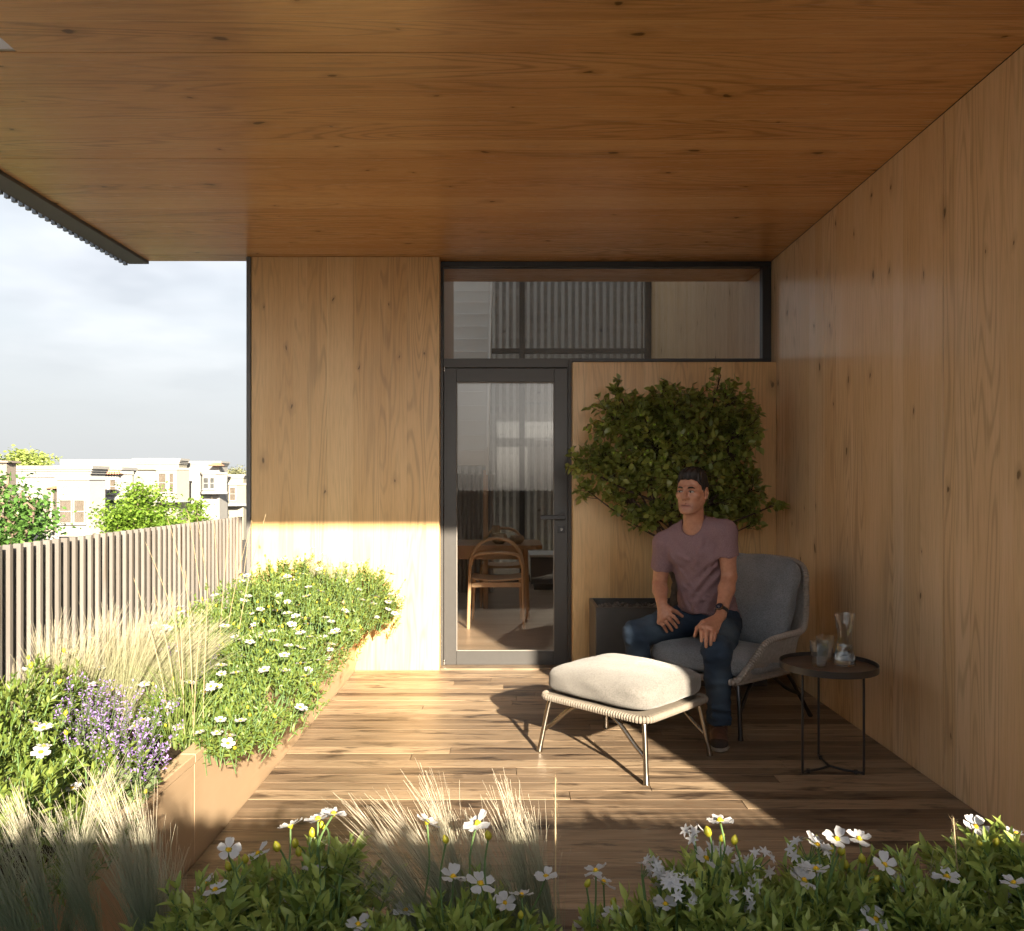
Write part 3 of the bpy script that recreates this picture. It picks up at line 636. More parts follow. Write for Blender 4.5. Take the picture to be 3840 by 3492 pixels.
# pale green house with red tiled bay
h, X0, X1, zt = house(178, 236, 920, 68, 2.5, M_ST['green'], 'pale green house with a red tiled bay roof', 0.6)
b0, b1, z0, z1 = bay(h, 196, 231, 934, 978, 68, 1.2, M_ST['trim'], 0.7)
tile_roof(h, hx(178, 66.5), hx(236, 66.5), 66.3, 67.99, hz(933, 66.5), hz(924.5, 66.5))
hwindow(h, hx(187, 66.8), hx(211, 66.8), hz(972, 66.8), hz(943, 66.8), 66.79, False)
hwindow(h, hx(216, 66.8), hx(230, 66.8), hz(972, 66.8), hz(943, 66.8), 66.79, True)
bay(h, 199, 231, 1000, 1060, 68, 1.0, M_ST['green'], 0.5)
hwindow(h, hx(187, 67), hx(209, 67), hz(1050, 67), hz(1004, 67), 66.98, False)
hwindow(h, hx(217, 67), hx(230, 67), hz(1050, 67), hz(1003, 67), 66.98, True)
# long pale block behind
house(118, 300, 904.5, 125, 10, M_ST['pale'], 'long plain pale block behind the nearer houses', 0.0)
# cream house
h, X0, X1, zt = house(268, 352, 902.5, 100, 2.5, M_ST['cream'], 'cream house with boxed cornices and a white bay window', 0.7)
rel(MB().box(X0-0.3, X1+0.3, 99.6, 99.99, hz(924.5, 100), hz(922, 100)).build('string_course', M_ST['trim'], h), h)
bay(h, 307, 348, 925, 984, 100, 1.8, M_ST['cream'], 0.8)
hwindow(h, hx(312, 98.2), hx(328, 98.2), hz(970, 98.2), hz(931, 98.2), 98.19, True)
hwindow(h, hx(333, 98.2), hx(343, 98.2), hz(970, 98.2), hz(931, 98.2), 98.19, True)
ar = MB(); xc = hx(274, 100); ar.tube([(xc+0.55*math.cos(t), 99.98, hz(948, 100)+0.6*math.sin(t)) for t in np.linspace(0, math.pi, 12)] , 0.12, 6); ar.box(xc-0.5, xc+0.5, 99.9, 99.99, hz(975, 100), hz(948, 100)); rel(ar.build('niche', M_ST['pink'], h), h)
# white house with dark bay window
h, X0, X1, zt = house(353, 432, 908, 104, 3, M_ST['white'], 'white house with a dark paned bay window over a garage', 0.6)
b0, b1, z0, z1 = bay(h, 399, 424, 934, 968, 104, 1.6, M_ST['white'], 0.9)
hwindow(h, hx(399.5, 102.4), hx(411.5, 102.4), hz(963, 102.4), hz(940, 102.4), 102.39, False)
hwindow(h, hx(413, 102.4), hx(423, 102.4), hz(963, 102.4), hz(940, 102.4), 102.39, False)
rel(MB().tube([(hx(390, 103.8), 103.8, ZG), (hx(390, 103.8), 103.8, hz(924, 103.8))], 0.09, 8).build('drain_pipe', M_PIPE, h), h)
tile_roof(h, hx(413, 103), hx(437, 103), 102.6, 103.99, hz(917, 103), hz(911.5, 103))
rel(MB().box(hx(402, 104), hx(417, 104), 103.9, 103.98, hz(1040, 104), hz(976, 104)).build('garage_door', M_ST['trim'], h), h)
# small cream house by the wall edge
h, X0, X1, zt = house(437, 479, 934, 112, 3, M_ST['cream'], 'small cream house next to the timber wall edge', 0.5)
bay(h, 450, 466, 955, 992, 112, 1.4, M_ST['cream'], 0.8)
hwindow(h, hx(452, 110.6), hx(464.5, 110.6), hz(986, 110.6), hz(959, 110.6), 110.59, True)
house(480, 520, 939, 118, 3, M_ST['white'], 'white house partly hidden by the timber wall edge', 0.4)
# ---- trees
M_BARK = m_plain('bark', (0.16, 0.12, 0.09), 0.9, 0.2, 0, 0.3, 6, 0.6)
def leaf_card(L_=1.0, W=0.6, fold=0.12, seg=2, curl=0.15):
    """leaf along +y with a folded midrib; returns V,F(tris/quads)"""
    V = []; 
    for i in range(seg+1):
        t = i/seg; w = W*0.5*math.sin(math.pi*(0.06+0.94*t)**0.75)**0.9 if 0 < t < 1 else (0.03*W if t == 0 else 0.0)
        z = -curl*L_*t*t
        V += [(-w, t*L_, z+fold*w), (0, t*L_, z), (w, t*L_, z+fold*w)]
    F = []
    for i in range(seg):
        a = i*3; F += [(a, a+1, a+4, a+3), (a+1, a+2, a+5, a+4)]
    return np.array(V, float), np.array(F, int)
def rot_to(d, up_jit, rng):
    """m rotation matrices whose y axis is d (m,3), roll random-ish"""
    d = d/np.linalg.norm(d, axis=1, keepdims=True)
    up = np.tile(np.array([[0, 0, 1.0]]), (len(d), 1)) + rng.normal(0, up_jit, d.shape)
    x = np.cross(d, up); nx = np.linalg.norm(x, axis=1, keepdims=True); x = np.where(nx < 1e-4, np.array([[1.0, 0, 0]]), x/np.maximum(nx, 1e-4))
    z = np.cross(x, d)
    return np.stack([x, d, z], -1)          # columns
def scatter_np(V, F, Rm, loc, scale):
    m = len(loc); n = len(V)
    P_ = np.einsum('mij,nj->mni', Rm, V)*scale[:, None, None] + loc[:, None, :]
    FF = (F[None] + (np.arange(m)*n)[:, None, None]).reshape(-1, F.shape[1])
    return P_.reshape(-1, 3), FF
def scatter_mesh(name, V, F, Rm, loc, scale, rng, tipv=None):
    VV, FF = scatter_np(V, F, Rm, loc, scale); rnd = np.repeat(rng.random(len(loc)), len(V))
    ex = {'tip': np.tile(tipv, len(loc))} if tipv is not None else None
    return np_mesh(name, VV, FF, rnd, ex)
def branch_tree(rng, base, height, spread, nmain, sub, lean=(0, 0)):
    """list of (points, radii) for limbs and array of twig tips; crown is an uneven ellipsoid in the upper 45 %"""
    limbs = []; tips = []; B = Vector(base)
    top = B+Vector((lean[0], lean[1], height*0.66)); tr = height*0.016+0.02
    tk = spline([B, B+Vector((0.02*height*rng.normal(), 0, height*0.35)), top], 5); limbs.append((tk, [tr*(1.25-0.7*i/10) for i in range(11)]))
    for k in range(nmain):
        u = rng.normal(0, 1, 3); u /= np.linalg.norm(u); q_ = rng.uniform(0.45, 1.0)
        e = B+Vector((lean[0]+u[0]*spread*q_, lean[1]+u[1]*spread*q_, height*(0.76+0.2*u[2]*q_)))
        p0 = tk[-1-int(rng.integers(0, 4))]; pts = spline([p0, p0.lerp(e, 0.5)+Vector((0, 0, height*0.02)), e], 5); limbs.append((pts, [tr*0.5*(1-0.8*i/(len(pts)-1)) for i in range(len(pts))]))
        tips.append(e)
        for q in range(sub):
            t = rng.uniform(0.35, 1.0); s0 = pts[int(t*(len(pts)-1))]
            dd = Vector((rng.normal(), rng.normal(), rng.normal()*0.6+0.1)).normalized()*rng.uniform(0.15, 0.42)*spread
            f = s0+dd; limbs.append(([s0, s0.lerp(f, 0.5)+Vector((0, 0, 0.01*height)), f], [tr*0.2, tr*0.13, tr*0.05])); tips.append(f); tips.append(s0.lerp(f, 0.6))
    return limbs, np.array([t[:] for t in tips])
def make_tree(name, label, base, height, spread, nmain, sub, per, leafL, mat, seed, clump=0.35, leaf=None, group='trees beyond the fence', droop=0.2):
    rng = np.random.default_rng(seed); t = empty(name, base); tag(t, label, 'tree', group)
    limbs, tips = branch_tree(rng, (0, 0, 0), height, spread, nmain, sub)
    m = MB(); m.tube(limbs[0][0], limbs[0][1], 8); m.build('trunk', M_BARK, t, True)
    m = MB()
    for p, r_ in limbs[1:]: m.tube(p, r_, 5)
    m.build('branches', M_BARK, t, True)
    n = len(tips)*per; loc = np.repeat(tips, per, 0) + rng.normal(0, clump, (n, 3))*np.array([1, 1, 0.6])
    d = rng.normal(0, 1, (n, 3)); d[:, 2] = d[:, 2]*0.4-droop
    V, F = leaf or leaf_card(1.0, 0.75, 0.15, 2, 0.2)
    me = scatter_mesh('crown', V, F, rot_to(d, 0.5, rng), loc, leafL*rng.uniform(0.6, 1.2, n), rng)
    c = link('crown', me, mat, t); c['kind'] = 'stuff'; return t
M_TREE1 = m_leaf('street_leaves_dark', (0.045, 0.115, 0.022), (0.10, 0.20, 0.045), None, 0.25, 0.35)
M_TREE2 = m_leaf('street_leaves_bright', (0.10, 0.19, 0.020), (0.20, 0.30, 0.045), None, 0.35)
M_TREE3 = m_leaf('street_leaves_pale', (0.20, 0.26, 0.06), (0.32, 0.38, 0.12), None, 0.3)
M_TREE4 = m_leaf('far_leaves', (0.16, 0.17, 0.09), (0.26, 0.27, 0.16), None, 0.3)
p = at(20, 1050, 14); make_tree('street_tree', 'leafy dark green tree just beyond the fence at far left', (p.x-0.35, 14, ZG), 8.7, 1.45, 26, 9, 38, 0.10, M_TREE1, 1, 0.19)
p = at(318, 1020, 30); make_tree('street_tree', 'bright green maple in front of the cream house', (p.x-0.3, 30, ZG), 8.2, 1.75, 22, 12, 44, 0.16, M_TREE2, 2, 0.30)
p = at(378, 1020, 31); make_tree('street_tree', 'smaller bright green maple beside the white bay window', (p.x, 31.5, ZG), 7.6, 0.85, 14, 8, 36, 0.14, M_TREE2, 5, 0.20)
p = at(45, 900, 80); make_tree('street_tree', 'pale yellow-green tree rising behind the white corner house', (p.x, 80, ZG), 11.8, 4.2, 18, 10, 40, 0.42, M_TREE3, 3, 0.55)
p = at(468, 925, 140); make_tree('street_tree', 'sparse olive tree behind the small cream house', (p.x, 140, ZG), 12.2, 3.2, 16, 8, 26, 0.36, M_TREE4, 4, 0.6)
# ================================================================ furniture
def m_fabric(name, c_lo, c_hi, scale=230.0):
    t = NT(name); g = t.n('ShaderNodeTexCoord'); v = t.n('ShaderNodeTexVoronoi', feature='F1'); v.inputs['Scale'].default_value = scale; t.l(g.outputs['Object'], v.inputs['Vector'])
    n = t.noise(g.outputs['Object'], 9, 3); n2 = t.noise(g.outputs['Object'], scale*0.55, 2)
    f = t.math('ADD', t.math('MULTIPLY', t.ramp(n, (0.3, 0.0), (0.7, 1.0)), 0.35), t.math('MULTIPLY', n2, 0.8), clamp=True)
    col = t.mix(f, c_lo, c_hi); col = t.mix(t.math('MULTIPLY', t.ramp(v.outputs['Distance'], (0.25, 0.0), (0.75, 1.0)), 0.45), col, tuple(x*0.45 for x in c_lo))
    b = t.bsdf(col, 0.95, 0.15); b.inputs['Sheen Weight'].default_value = 0.25
    return t.done(b, t.bump(v.outputs['Distance'], 0.55, 0.004))
M_FAB_L = m_fabric('cream_boucle', (0.125, 0.117, 0.106), (0.215, 0.202, 0.188)); M_FAB_D = m_fabric('slate_boucle', (0.135, 0.15, 0.17), (0.32, 0.34, 0.37))
M_ROPE_L = m_plain('rope_sand', (0.175, 0.150, 0.122), 0.7, 0.3, 0, 0.12, 60); M_ROPE_D = m_plain('rope_taupe', (0.30, 0.265, 0.235), 0.65, 0.35, 0, 0.15, 60)
M_LEG = m_plain('bronze_steel', (0.30, 0.27, 0.235), 0.25, 0.5, 1.0, 0.05, 30); M_LEGD = m_plain('gunmetal', (0.075, 0.075, 0.08), 0.28, 0.5, 0.9, 0.05, 30)
def cushion_mesh(sx, sy, sz, k=4.5, kz=2.6, crown=0.02, n=22, noise=0.004, seed=0, sag=None):
    rng = np.random.default_rng(seed); bm = bmesh.new(); bmesh.ops.create_cube(bm, size=2.0); bmesh.ops.subdivide_edges(bm, edges=bm.edges[:], cuts=n, use_grid_fill=True)
    ph = rng.uniform(0, 6.28, 8)
    for v in bm.verts:
        x, y, z = v.co; m = (abs(x)**k+abs(y)**k)**(1/k) if (x or y) else 0
        d = ((abs(x)**k+abs(y)**k)**(kz/k)+abs(z)**kz)**(1/kz); x, y, z = x/d, y/d, z/d
        w = math.sin(x*4+ph[0])*math.sin(y*5+ph[1])*0.5+math.sin(x*9+y*4+ph[2])*0.35+math.sin(y*11-x*6+ph[3])*0.3
        px, py, pz = x*sx*0.5, y*sy*0.5, z*sz*0.5
        if z > 0: pz += crown*(1-x*x)*(1-y*y)
        pz += noise*w; px += noise*0.6*math.sin(y*8+z*5+ph[4]); py += noise*0.6*math.sin(x*8+z*4+ph[5])
        if sag: pz += sag(x, y, z)
        v.co = (px, py, pz)
    me = bpy.data.meshes.new('cushion'); bm.to_mesh(me); bm.free(); me.polygons.foreach_set('use_smooth', np.ones(len(me.polygons), dtype=bool)); return me
def arclen(pts, step, closed=False):
    P_ = [Vector(p) for p in pts] + ([Vector(pts[0])] if closed else []); L_ = [0.0]
    for a, b_ in zip(P_[:-1], P_[1:]): L_.append(L_[-1]+(b_-a).length)
    n = max(2, int(L_[-1]/step)); out = []; j = 0
    for i in range(n if closed else n+1):
        s_ = L_[-1]*i/n
        while j < len(L_)-2 and L_[j+1] < s_: j += 1
        t = (s_-L_[j])/max(1e-9, L_[j+1]-L_[j]); out.append(P_[j].lerp(P_[j+1], min(1, t)))
    return out
def rope_tube(pts, r_, pitch=0.015, closed=True, n=8, per=6):
    pp = arclen(pts, pitch/per, closed); rad = [r_*(0.62+0.40*abs(math.sin(math.pi*(i/per)))**0.6) for i in range(len(pp))]
    return MB().tube(pp, rad, n, closed)
def leg_tube(pts, r0, r1, foot=True):
    p = spline(pts, 6); m = len(p); rad = [r0+(r1-r0)*i/(m-1) for i in range(m)]
    if foot: rad[-1] = r1*1.25; rad[-2] = r1*1.2
    return MB().tube(p, rad, 12)
# ---- ottoman
def rrect(sx, sy, z, c, n=5, bow=0.0):
    out = []
    for (qx, qy, a0) in ((1, 1, 0), (-1, 1, 90), (-1, -1, 180), (1, -1, 270)):
        for k in range(n+1):
            a = R(a0+90*k/n); out.append((qx*(sx/2-c)+c*math.cos(a), qy*(sy/2-c)+c*math.sin(a), z))
    return out
ot = empty('ottoman', (0.560, 3.985, 0.0), math.atan2(-0.700, 0.714)); tag(ot, 'cream cushioned ottoman with rope edge and bronze legs, half in sunlight', 'ottoman')
cu = link('cushion', cushion_mesh(0.632, 0.538, 0.135, 7.0, 4.2, 0.042, 26, 0.003, 3), M_FAB_L, ot); cu.location = (0, 0, 0.366)
MB().tube([(x, y, z) for x, y, z in rrect(0.618, 0.524, 0.012, 0.085, 6)], 0.0025, 6, True).build('piping', M_FAB_L, cu, True)
rope_tube(rrect(0.640, 0.548, 0.286, 0.06, 6), 0.0185).build('rope_edge', M_ROPE_L, ot, True)
MB().cbox(-0.30, 0.30, -0.25, 0.25, 0.276, 0.296, 0.004).build('seat_web', M_ROPE_L, ot)
LX, LY = 0.325, 0.272
for sx in (-1, 1):
    for sy in (-1, 1):
        leg_tube([(sx*(LX-0.045), sy*(LY-0.045), 0.282), (sx*(LX-0.035), sy*(LY-0.035), 0.24), (sx*(LX-0.018), sy*(LY-0.018), 0.13), (sx*LX, sy*LY, 0.004)], 0.0115, 0.0125).build('leg', M_LEG, ot, True)
for sy in (-1, 1):
    y = sy*(LY-0.022)
    MB().tube(spline([(-LX+0.020, y, 0.115), (-LX+0.075, y, 0.155), (-0.10, y*0.97, 0.268), (0.10, y*0.97, 0.268), (LX-0.075, y, 0.155), (LX-0.020, y, 0.115)], 6), 0.0105, 10).build('brace', M_LEG, ot, True)
# ---- lounge chair. local axes: x towards the picture's right, y backwards, origin under the front edge
ch = empty('lounge_chair', (0.956, 4.325, 0.0), math.atan2(-0.785, 0.62)); tag(ch, 'rope woven lounge chair with slate grey cushions beside the right wall', 'armchair')
rim = [(0.30, 0.0, 0.335), (0.315, 0.10, 0.40), (0.335, 0.23, 0.510), (0.352, 0.38, 0.535), (0.356, 0.53, 0.548), (0.330, 0.61, 0.62), (0.295, 0.67, 0.74), (0.255, 0.72, 0.855), (0.17, 0.745, 0.900), (0.0, 0.755, 0.910)]
loop = rim + [(-x, y, z) for x, y, z in rim[-2::-1]] + [(-0.15, -0.012, 0.325), (0.0, -0.016, 0.322), (0.15, -0.012, 0.325)]
rope_tube(spline(loop, 8, True), 0.0185).build('rope_rim', M_ROPE_D, ch, True)
bottom = [(0.285, 0.03, 0.315), (0.275, 0.30, 0.305), (0.26, 0.58, 0.30), (0.15, 0.62, 0.30), (0, 0.625, 0.30), (-0.15, 0.62, 0.30), (-0.26, 0.58, 0.30), (-0.275, 0.30, 0.305), (-0.285, 0.03, 0.315)]
bp = spline(bottom, 8); MB().tube(bp, 0.011, 8).build('seat_frame', M_ROPE_D, ch, True)
rp = arclen(spline(rim + [(-x, y, z) for x, y, z in rim[-2::-1]], 8), 0.0135); bq = arclen(bp, 0.004)
ms = MB()
for i, a in enumerate(rp):
    t = i/(len(rp)-1); b_ = bq[min(len(bq)-1, int(t*(len(bq)-1)))]
    mid = a.lerp(b_, 0.5); mid += (a-b_).cross(Vector((0, 0, 1))).normalized()*0.0
    ms.tube([a, mid, b_], 0.0042, 5, False, False)
sr = ms.build('rope_strands', M_ROPE_D, ch, True); sr['kind'] = 'stuff'
MB().box(-0.27, 0.27, 0.03, 0.63, 0.300, 0.312).build('seat_web', M_ROPE_D, ch)
seat = link('seat_cushion', cushion_mesh(0.605, 0.63, 0.150, 7.0, 4.0, 0.018, 22, 0.005, 5, lambda x, y, z: -0.03*math.exp(-((x-0.1)**2+(y-0.1)**2)*2) if z > 0 else 0), M_FAB_D, ch); seat.location = (0, 0.305, 0.384); seat.rotation_euler = (R(-3), 0, 0)
MB().tube([(x, y, 0.0) for x, y, z in rrect(0.592, 0.616, 0, 0.095, 6)], 0.0025, 6, True).build('piping', M_FAB_D, seat, True)
bk = link('back_cushion', cushion_mesh(0.520, 0.53, 0.145, 5.5, 3.2, 0.02, 22, 0.006, 9), M_FAB_D, ch); bk.location = (0, 0.600, 0.675); bk.rotation_euler = (R(70), 0, 0)
for sx in (-1, 1):
    leg_tube([(sx*0.225, 0.13, 0.30), (sx*0.245, 0.115, 0.20), (sx*0.258, 0.105, 0.10), (sx*0.266, 0.10, 0.004)], 0.0115, 0.0125).build('leg', M_LEGD, ch, True)
    leg_tube([(sx*0.205, 0.60, 0.295), (sx*0.215, 0.66, 0.22), (sx*0.225, 0.72, 0.13), (sx*0.245, 0.80, 0.004)], 0.0115, 0.0125).build('leg', M_LEGD, ch, True)
    MB().tube(spline([(sx*0.253, 0.108, 0.13), (sx*0.235, 0.18, 0.20), (sx*0.21, 0.30, 0.285), (sx*0.205, 0.45, 0.285), (sx*0.215, 0.60, 0.19), (sx*0.222, 0.705, 0.145)], 6), 0.0105, 10).build('brace', M_LEGD, ch, True)
# ---- side table
sd = empty('side_table', (1.503, 3.785, 0)); tag(sd, 'small round tray table with thin black legs by the right wall', 'side table')
M_TRAY = m_wood('walnut_tray', (0.115, 0.072, 0.048), (0.075, 0.046, 0.03), (0.16, 0.105, 0.072), 'x', 'y', 0.07, 0.4, knots=False, lines=False)
M_RIMT = m_plain('bronze_rim', (0.075, 0.066, 0.06), 0.38, 0.5, 0.6, 0.06, 30)
MB().lathe([(0.2175, 0.475), (0.221, 0.475), (0.221, 0.506), (0.2175, 0.506)], 72, close=True).build('tray_rim', M_RIMT, sd, True)
MB().lathe([(0.001, 0.474), (0.217, 0.474), (0.217, 0.488), (0.001, 0.488)], 72).build('tray', M_TRAY, sd, True)
feet = [(-0.152, -0.081), (0.127, -0.095), (0.016, 0.161)]; hub = Vector((0.005, -0.002, 0.012))
for fx, fy in feet:
    f = Vector((fx, fy, 0)); MB().tube(spline([f+Vector((0, 0, 0.474)), f+Vector((0, 0, 0.30)), f+Vector((0, 0, 0.03)), f*0.96+Vector((0, 0, 0.012)), (f*0.85)+Vector((0, 0, 0.010)), hub*0.6+f*0.4, hub], 6), 0.0056, 10).build('leg', M_BLACK, sd, True)
    q = f*0.78; MB().lathe([(0.001, 0.0), (0.009, 0.0), (0.009, 0.018), (0.001, 0.018)], 12, (q.x, q.y, 0.0005)).build('glide', M_BLACK, sd)
def m_clear(name, col=(1, 1, 1), ior=1.45):
    t = NT(name); b = t.bsdf(col, 0.0, 0.5, 0.0, Transmission_Weight=1.0, IOR=ior); return t.done(b)
M_CLEAR = m_glass_pane('clear_glass', (0.965, 0.97, 0.97), 1.7); M_WATER = m_clear('water', (0.98, 0.99, 1.0), 1.33)
cf = empty('carafe', (1.585, 3.795, 0.4885)); tag(cf, 'clear glass water carafe on the round side table', 'carafe')
outer = [(0.001, 0.0), (0.050, 0.0), (0.052, 0.006), (0.046, 0.05), (0.037, 0.10), (0.031, 0.130), (0.032, 0.150), (0.040, 0.195), (0.047, 0.245)]
inner = [(r_-0.0028, z) for r_, z in outer[:2:-1]] + [(0.048, 0.010), (0.001, 0.010)]
g = MB().lathe(outer+inner, 40).mesh('glass_body')
for v in g.vertices:
    if v.co.z > 0.20 and v.co.x < -0.02 and abs(v.co.y) < 0.022: v.co.x -= 0.014*(v.co.z-0.20)/0.045*(1-abs(v.co.y)/0.022); 
o = link('glass_body', g, M_CLEAR, cf); shade(o, 30); o.rotation_euler = (0, 0, R(20))
MB().lathe([(0.001, 0.0102), (0.0472, 0.0102), (0.0432, 0.05), (0.0362, 0.092), (0.001, 0.092)], 40).build('water', M_WATER, cf, True)
def glass_stack(loc, label):
    for k in range(2):
        gl = MB().lathe([(0.001, 0.0), (0.031, 0.0), (0.033, 0.003), (0.043, 0.095), (0.0412, 0.095), (0.0315, 0.012), (0.001, 0.010)], 36).build('drinking_glass', M_CLEAR, None, True)
        gl.location = (loc[0], loc[1], loc[2]+k*0.0245+0.0005); tag(gl, label % ('bottom' if k == 0 else 'top'), 'glass', 'stacked drinking glasses')
glass_stack((1.452, 3.765, 0.4885), 'clear tumbler, %s of the front stack on the side table')
glass_stack((1.528, 3.885, 0.4885), 'clear tumbler, %s of the rear stack beside the carafe')
# ---- pot with tree
pot = empty('tree_pot', (1.13, 5.53, 0)); tag(pot, 'dark metal trough planter holding the small tree', 'planter')
w, d_, hh = 0.572, 0.222, 0.528; T = 0.022
M_POTD = m_plain('pot_dark', (0.075, 0.073, 0.071), 0.38, 0.5, 0.4, 0.08, 14)
MB().cbox(-w, w, -d_, -d_+T, 0.001, hh, 0.0025).build('front_panel', M_POTD, pot); MB().cbox(-w, w, d_-T, d_, 0.001, hh, 0.0025).build('back_panel', M_POTD, pot)
for a in (-w, w-T): MB().cbox(a, a+T, -d_+T+0.0004, d_-T-0.0004, 0.001, hh, 0.0025).build('side_panel', M_POTD, pot)
MB().box(-w+T, w-T, -d_+T, d_-T, 0.02, hh-0.055).build('soil', M_SOIL, pot)
rg = np.random.default_rng(4); ico = bmesh.new(); bmesh.ops.create_icosphere(ico, subdivisions=1, radius=1.0); ico.verts.index_update()
iv = np.array([v.co[:] for v in ico.verts]); iff = np.array([[v.index for v in f.verts] for f in ico.faces]); ico.free()
n = 900; loc = np.stack([rg.uniform(-w+T+0.012, w-T-0.012, n), rg.uniform(-d_+T+0.012, d_-T-0.012, n), np.full(n, hh-0.047)+rg.uniform(-0.006, 0.016, n)], -1)
Rm = rot_to(rg.normal(0, 1, (n, 3)), 1.0, rg)*np.stack([rg.uniform(0.7, 1.2, n), rg.uniform(0.7, 1.3, n), rg.uniform(0.5, 0.8, n)], -1)[:, None, :]
gv = link('gravel', scatter_mesh('gravel', iv, iff, Rm, loc, rg.uniform(0.008, 0.016, n), rg), m_leaf('pebbles', (0.05, 0.045, 0.04), (0.20, 0.18, 0.16), None, 0.0, 0.7), pot); gv['kind'] = 'stuff'
def potted_tree():
    rng = np.random.default_rng(12); t = empty('small_tree', (1.13, 5.53, hh-0.045)); tag(t, 'small leafy tree with lime berries in the dark trough', 'tree')
    O = Vector(t.location)
    M_TB = m_plain('tree_bark', (0.085, 0.065, 0.05), 0.9, 0.2, 0, 0.35, 40, 0.8); M_TW = m_plain('twig_bark', (0.075, 0.05, 0.04), 0.8, 0.2, 0, 0.2, 60)
    M_TL = m_leaf('tree_leaf', (0.125, 0.175, 0.040), (0.32, 0.35, 0.09), None, 0.38, 0.30, spec=0.5); M_BERRY = m_plain('berry', (0.36, 0.52, 0.06), 0.35, 0.5, 0, 0.15, 100)
    def W(x, y, Y): return at(x, y, Y)-O
    trunk = spline([Vector((0, 0, -0.03)), Vector((0.012, 0, 0.14)), Vector((0.035, -0.01, 0.28)), Vector((-0.01, -0.03, 0.42)), Vector((-0.03, -0.04, 0.58))], 7)
    rad = [0.040-0.016*i/(len(trunk)-1)+0.004*math.sin(i*1.9) for i in range(len(trunk))]
    MB().tube(trunk, rad, 12).build('trunk', M_TB, t, True)
    st2 = spline([trunk[8], Vector((-0.08, -0.02, 0.40)), Vector((-0.13, -0.03, 0.60)), Vector((-0.14, -0.04, 0.80))], 6); MB().tube(st2, [0.020-0.010*i/(len(st2)-1) for i in range(len(st2))], 8).build('stem', M_TB, t, True)
    lumps = [(1215, 825, 62, 62), (1330, 805, 60, 48), (1428, 790, 62, 52), (1300, 880, 105, 75), (1440, 890, 68, 80), (1185, 905, 50, 52), (1480, 965, 38, 50), (1235, 985, 58, 42), (1400, 985, 75, 48), (1135, 912, 25, 32), (1535, 990, 20, 10), (1418, 742, 16, 22), (1265, 1035, 30, 18), (1380, 1030, 50, 16), (1485, 1030, 16, 26), (1215, 762, 14, 18), (1310, 770, 40, 18), (1155, 965, 25, 26), (1270, 840, 80, 60), (1370, 850, 90, 60), (1350, 940, 110, 60), (1460, 840, 50, 60), (1230, 920, 70, 50), (1340, 1005, 80, 30), (1465, 1005, 40, 38), (1280, 1010, 45, 30), (1268, 795, 38, 30), (1372, 780, 40, 30), (1305, 765, 30, 20)]
    limbs = MB(); twigs = MB(); LL = []; LD = []; BB = []
    for li, (lx, ly, rx, ry) in enumerate(lumps):
        Yc = 5.46 + rng.uniform(-0.10, 0.06); c = W(lx, ly, Yc); s0 = trunk[-1-int(rng.integers(0, 8))] if li % 3 else st2[-1-int(rng.integers(0, 5))]
        mid = s0.lerp(c, 0.5)+Vector((rng.normal(0, 0.03), rng.normal(0, 0.02), -0.03)); br = spline([s0, mid, c], 6)
        limbs.tube(br, [0.009-0.0055*i/(len(br)-1) for i in range(len(br))], 7)
        sc = Yc/FPX; nt = max(5, int(rx*ry/66))
        for k in range(nt):
            u = rng.normal(0, 1, 3); u /= np.linalg.norm(u); rr = rng.uniform(0.45, 1.0)**0.6
            e = c+Vector((u[0]*rx*sc*rr, u[1]*min(0.22, max(rx, ry)*sc*0.7)*rr, u[2]*ry*sc*rr))
            if e.y+O.y > 5.755: e.y = 5.74-O.y
            if e.x+O.x > 1.905: e.x = 1.89-O.x
            b0 = br[-1-int(rng.integers(0, 3))]; m_ = b0.lerp(e, 0.55)+Vector(rng.normal(0, 0.018, 3)); tw = spline([b0, m_, e], 5); twigs.tube(tw, [0.0030, 0.0030, 0.0028, 0.0026, 0.0024, 0.0022, 0.0020, 0.0018, 0.0016, 0.0014, 0.0012][:len(tw)], 4, False, False)
            dirn = (e-m_).normalized(); nl = int(rng.integers(7, 12))
            for q in range(nl):
                f_ = 0.35+0.65*q/(nl-1); p_ = tw[min(len(tw)-1, int(f_*(len(tw)-1)))]
                side = Vector(rng.normal(0, 1, 3)); side -= dirn*side.dot(dirn); side.normalize()
                LL.append((p_+Vector(rng.normal(0, 0.004, 3)))[:]); LD.append((dirn*rng.uniform(0.3, 0.9)+side+Vector((0, -0.12, 0.05)))[:])
                if rng.random() < 0.085: BB.append((p_+side*0.012+Vector((0, -0.006, -0.006)))[:])
    limbs.build('branches', M_TW, t, True); twigs.build('twigs', M_TW, t, True)
    V, F = leaf_card(1.0, 0.62, 0.16, 4, 0.12); V[:, 0] *= 1.0
    LL = np.array(LL); LD = np.array(LD); n = len(LL); sz = rng.uniform(0.036, 0.064, n); Rm = rot_to(LD, 0.55, rng)
    # the largest-showing leaves are parts of their own, the rest one mass
    front = np.argsort(LL[:, 1] - sz*4)[:300]; rest = np.setdiff1d(np.arange(n), front)
    me1 = np_mesh('leaf', V, F, np.full(len(V), 0.35)); me2 = np_mesh('leaf', V*np.array([1.15, 1, 1.4]), F, np.full(len(V), 0.8)); me3 = np_mesh('leaf', V*np.array([0.9, 1, -1.0]), F, np.full(len(V), 0.1))
    for me in (me1, me2, me3): me.materials.append(M_TL); me.polygons.foreach_set('use_smooth', np.ones(len(me.polygons), dtype=bool))
    for i in front:
        M = Matrix.Identity(4)
        for a in range(3):
            for b_ in range(3): M[a][b_] = Rm[i][a][b_]*sz[i]
            M[a][3] = LL[i][a]
        link('leaf', (me1, me2, me3)[i % 3], None, t, M)
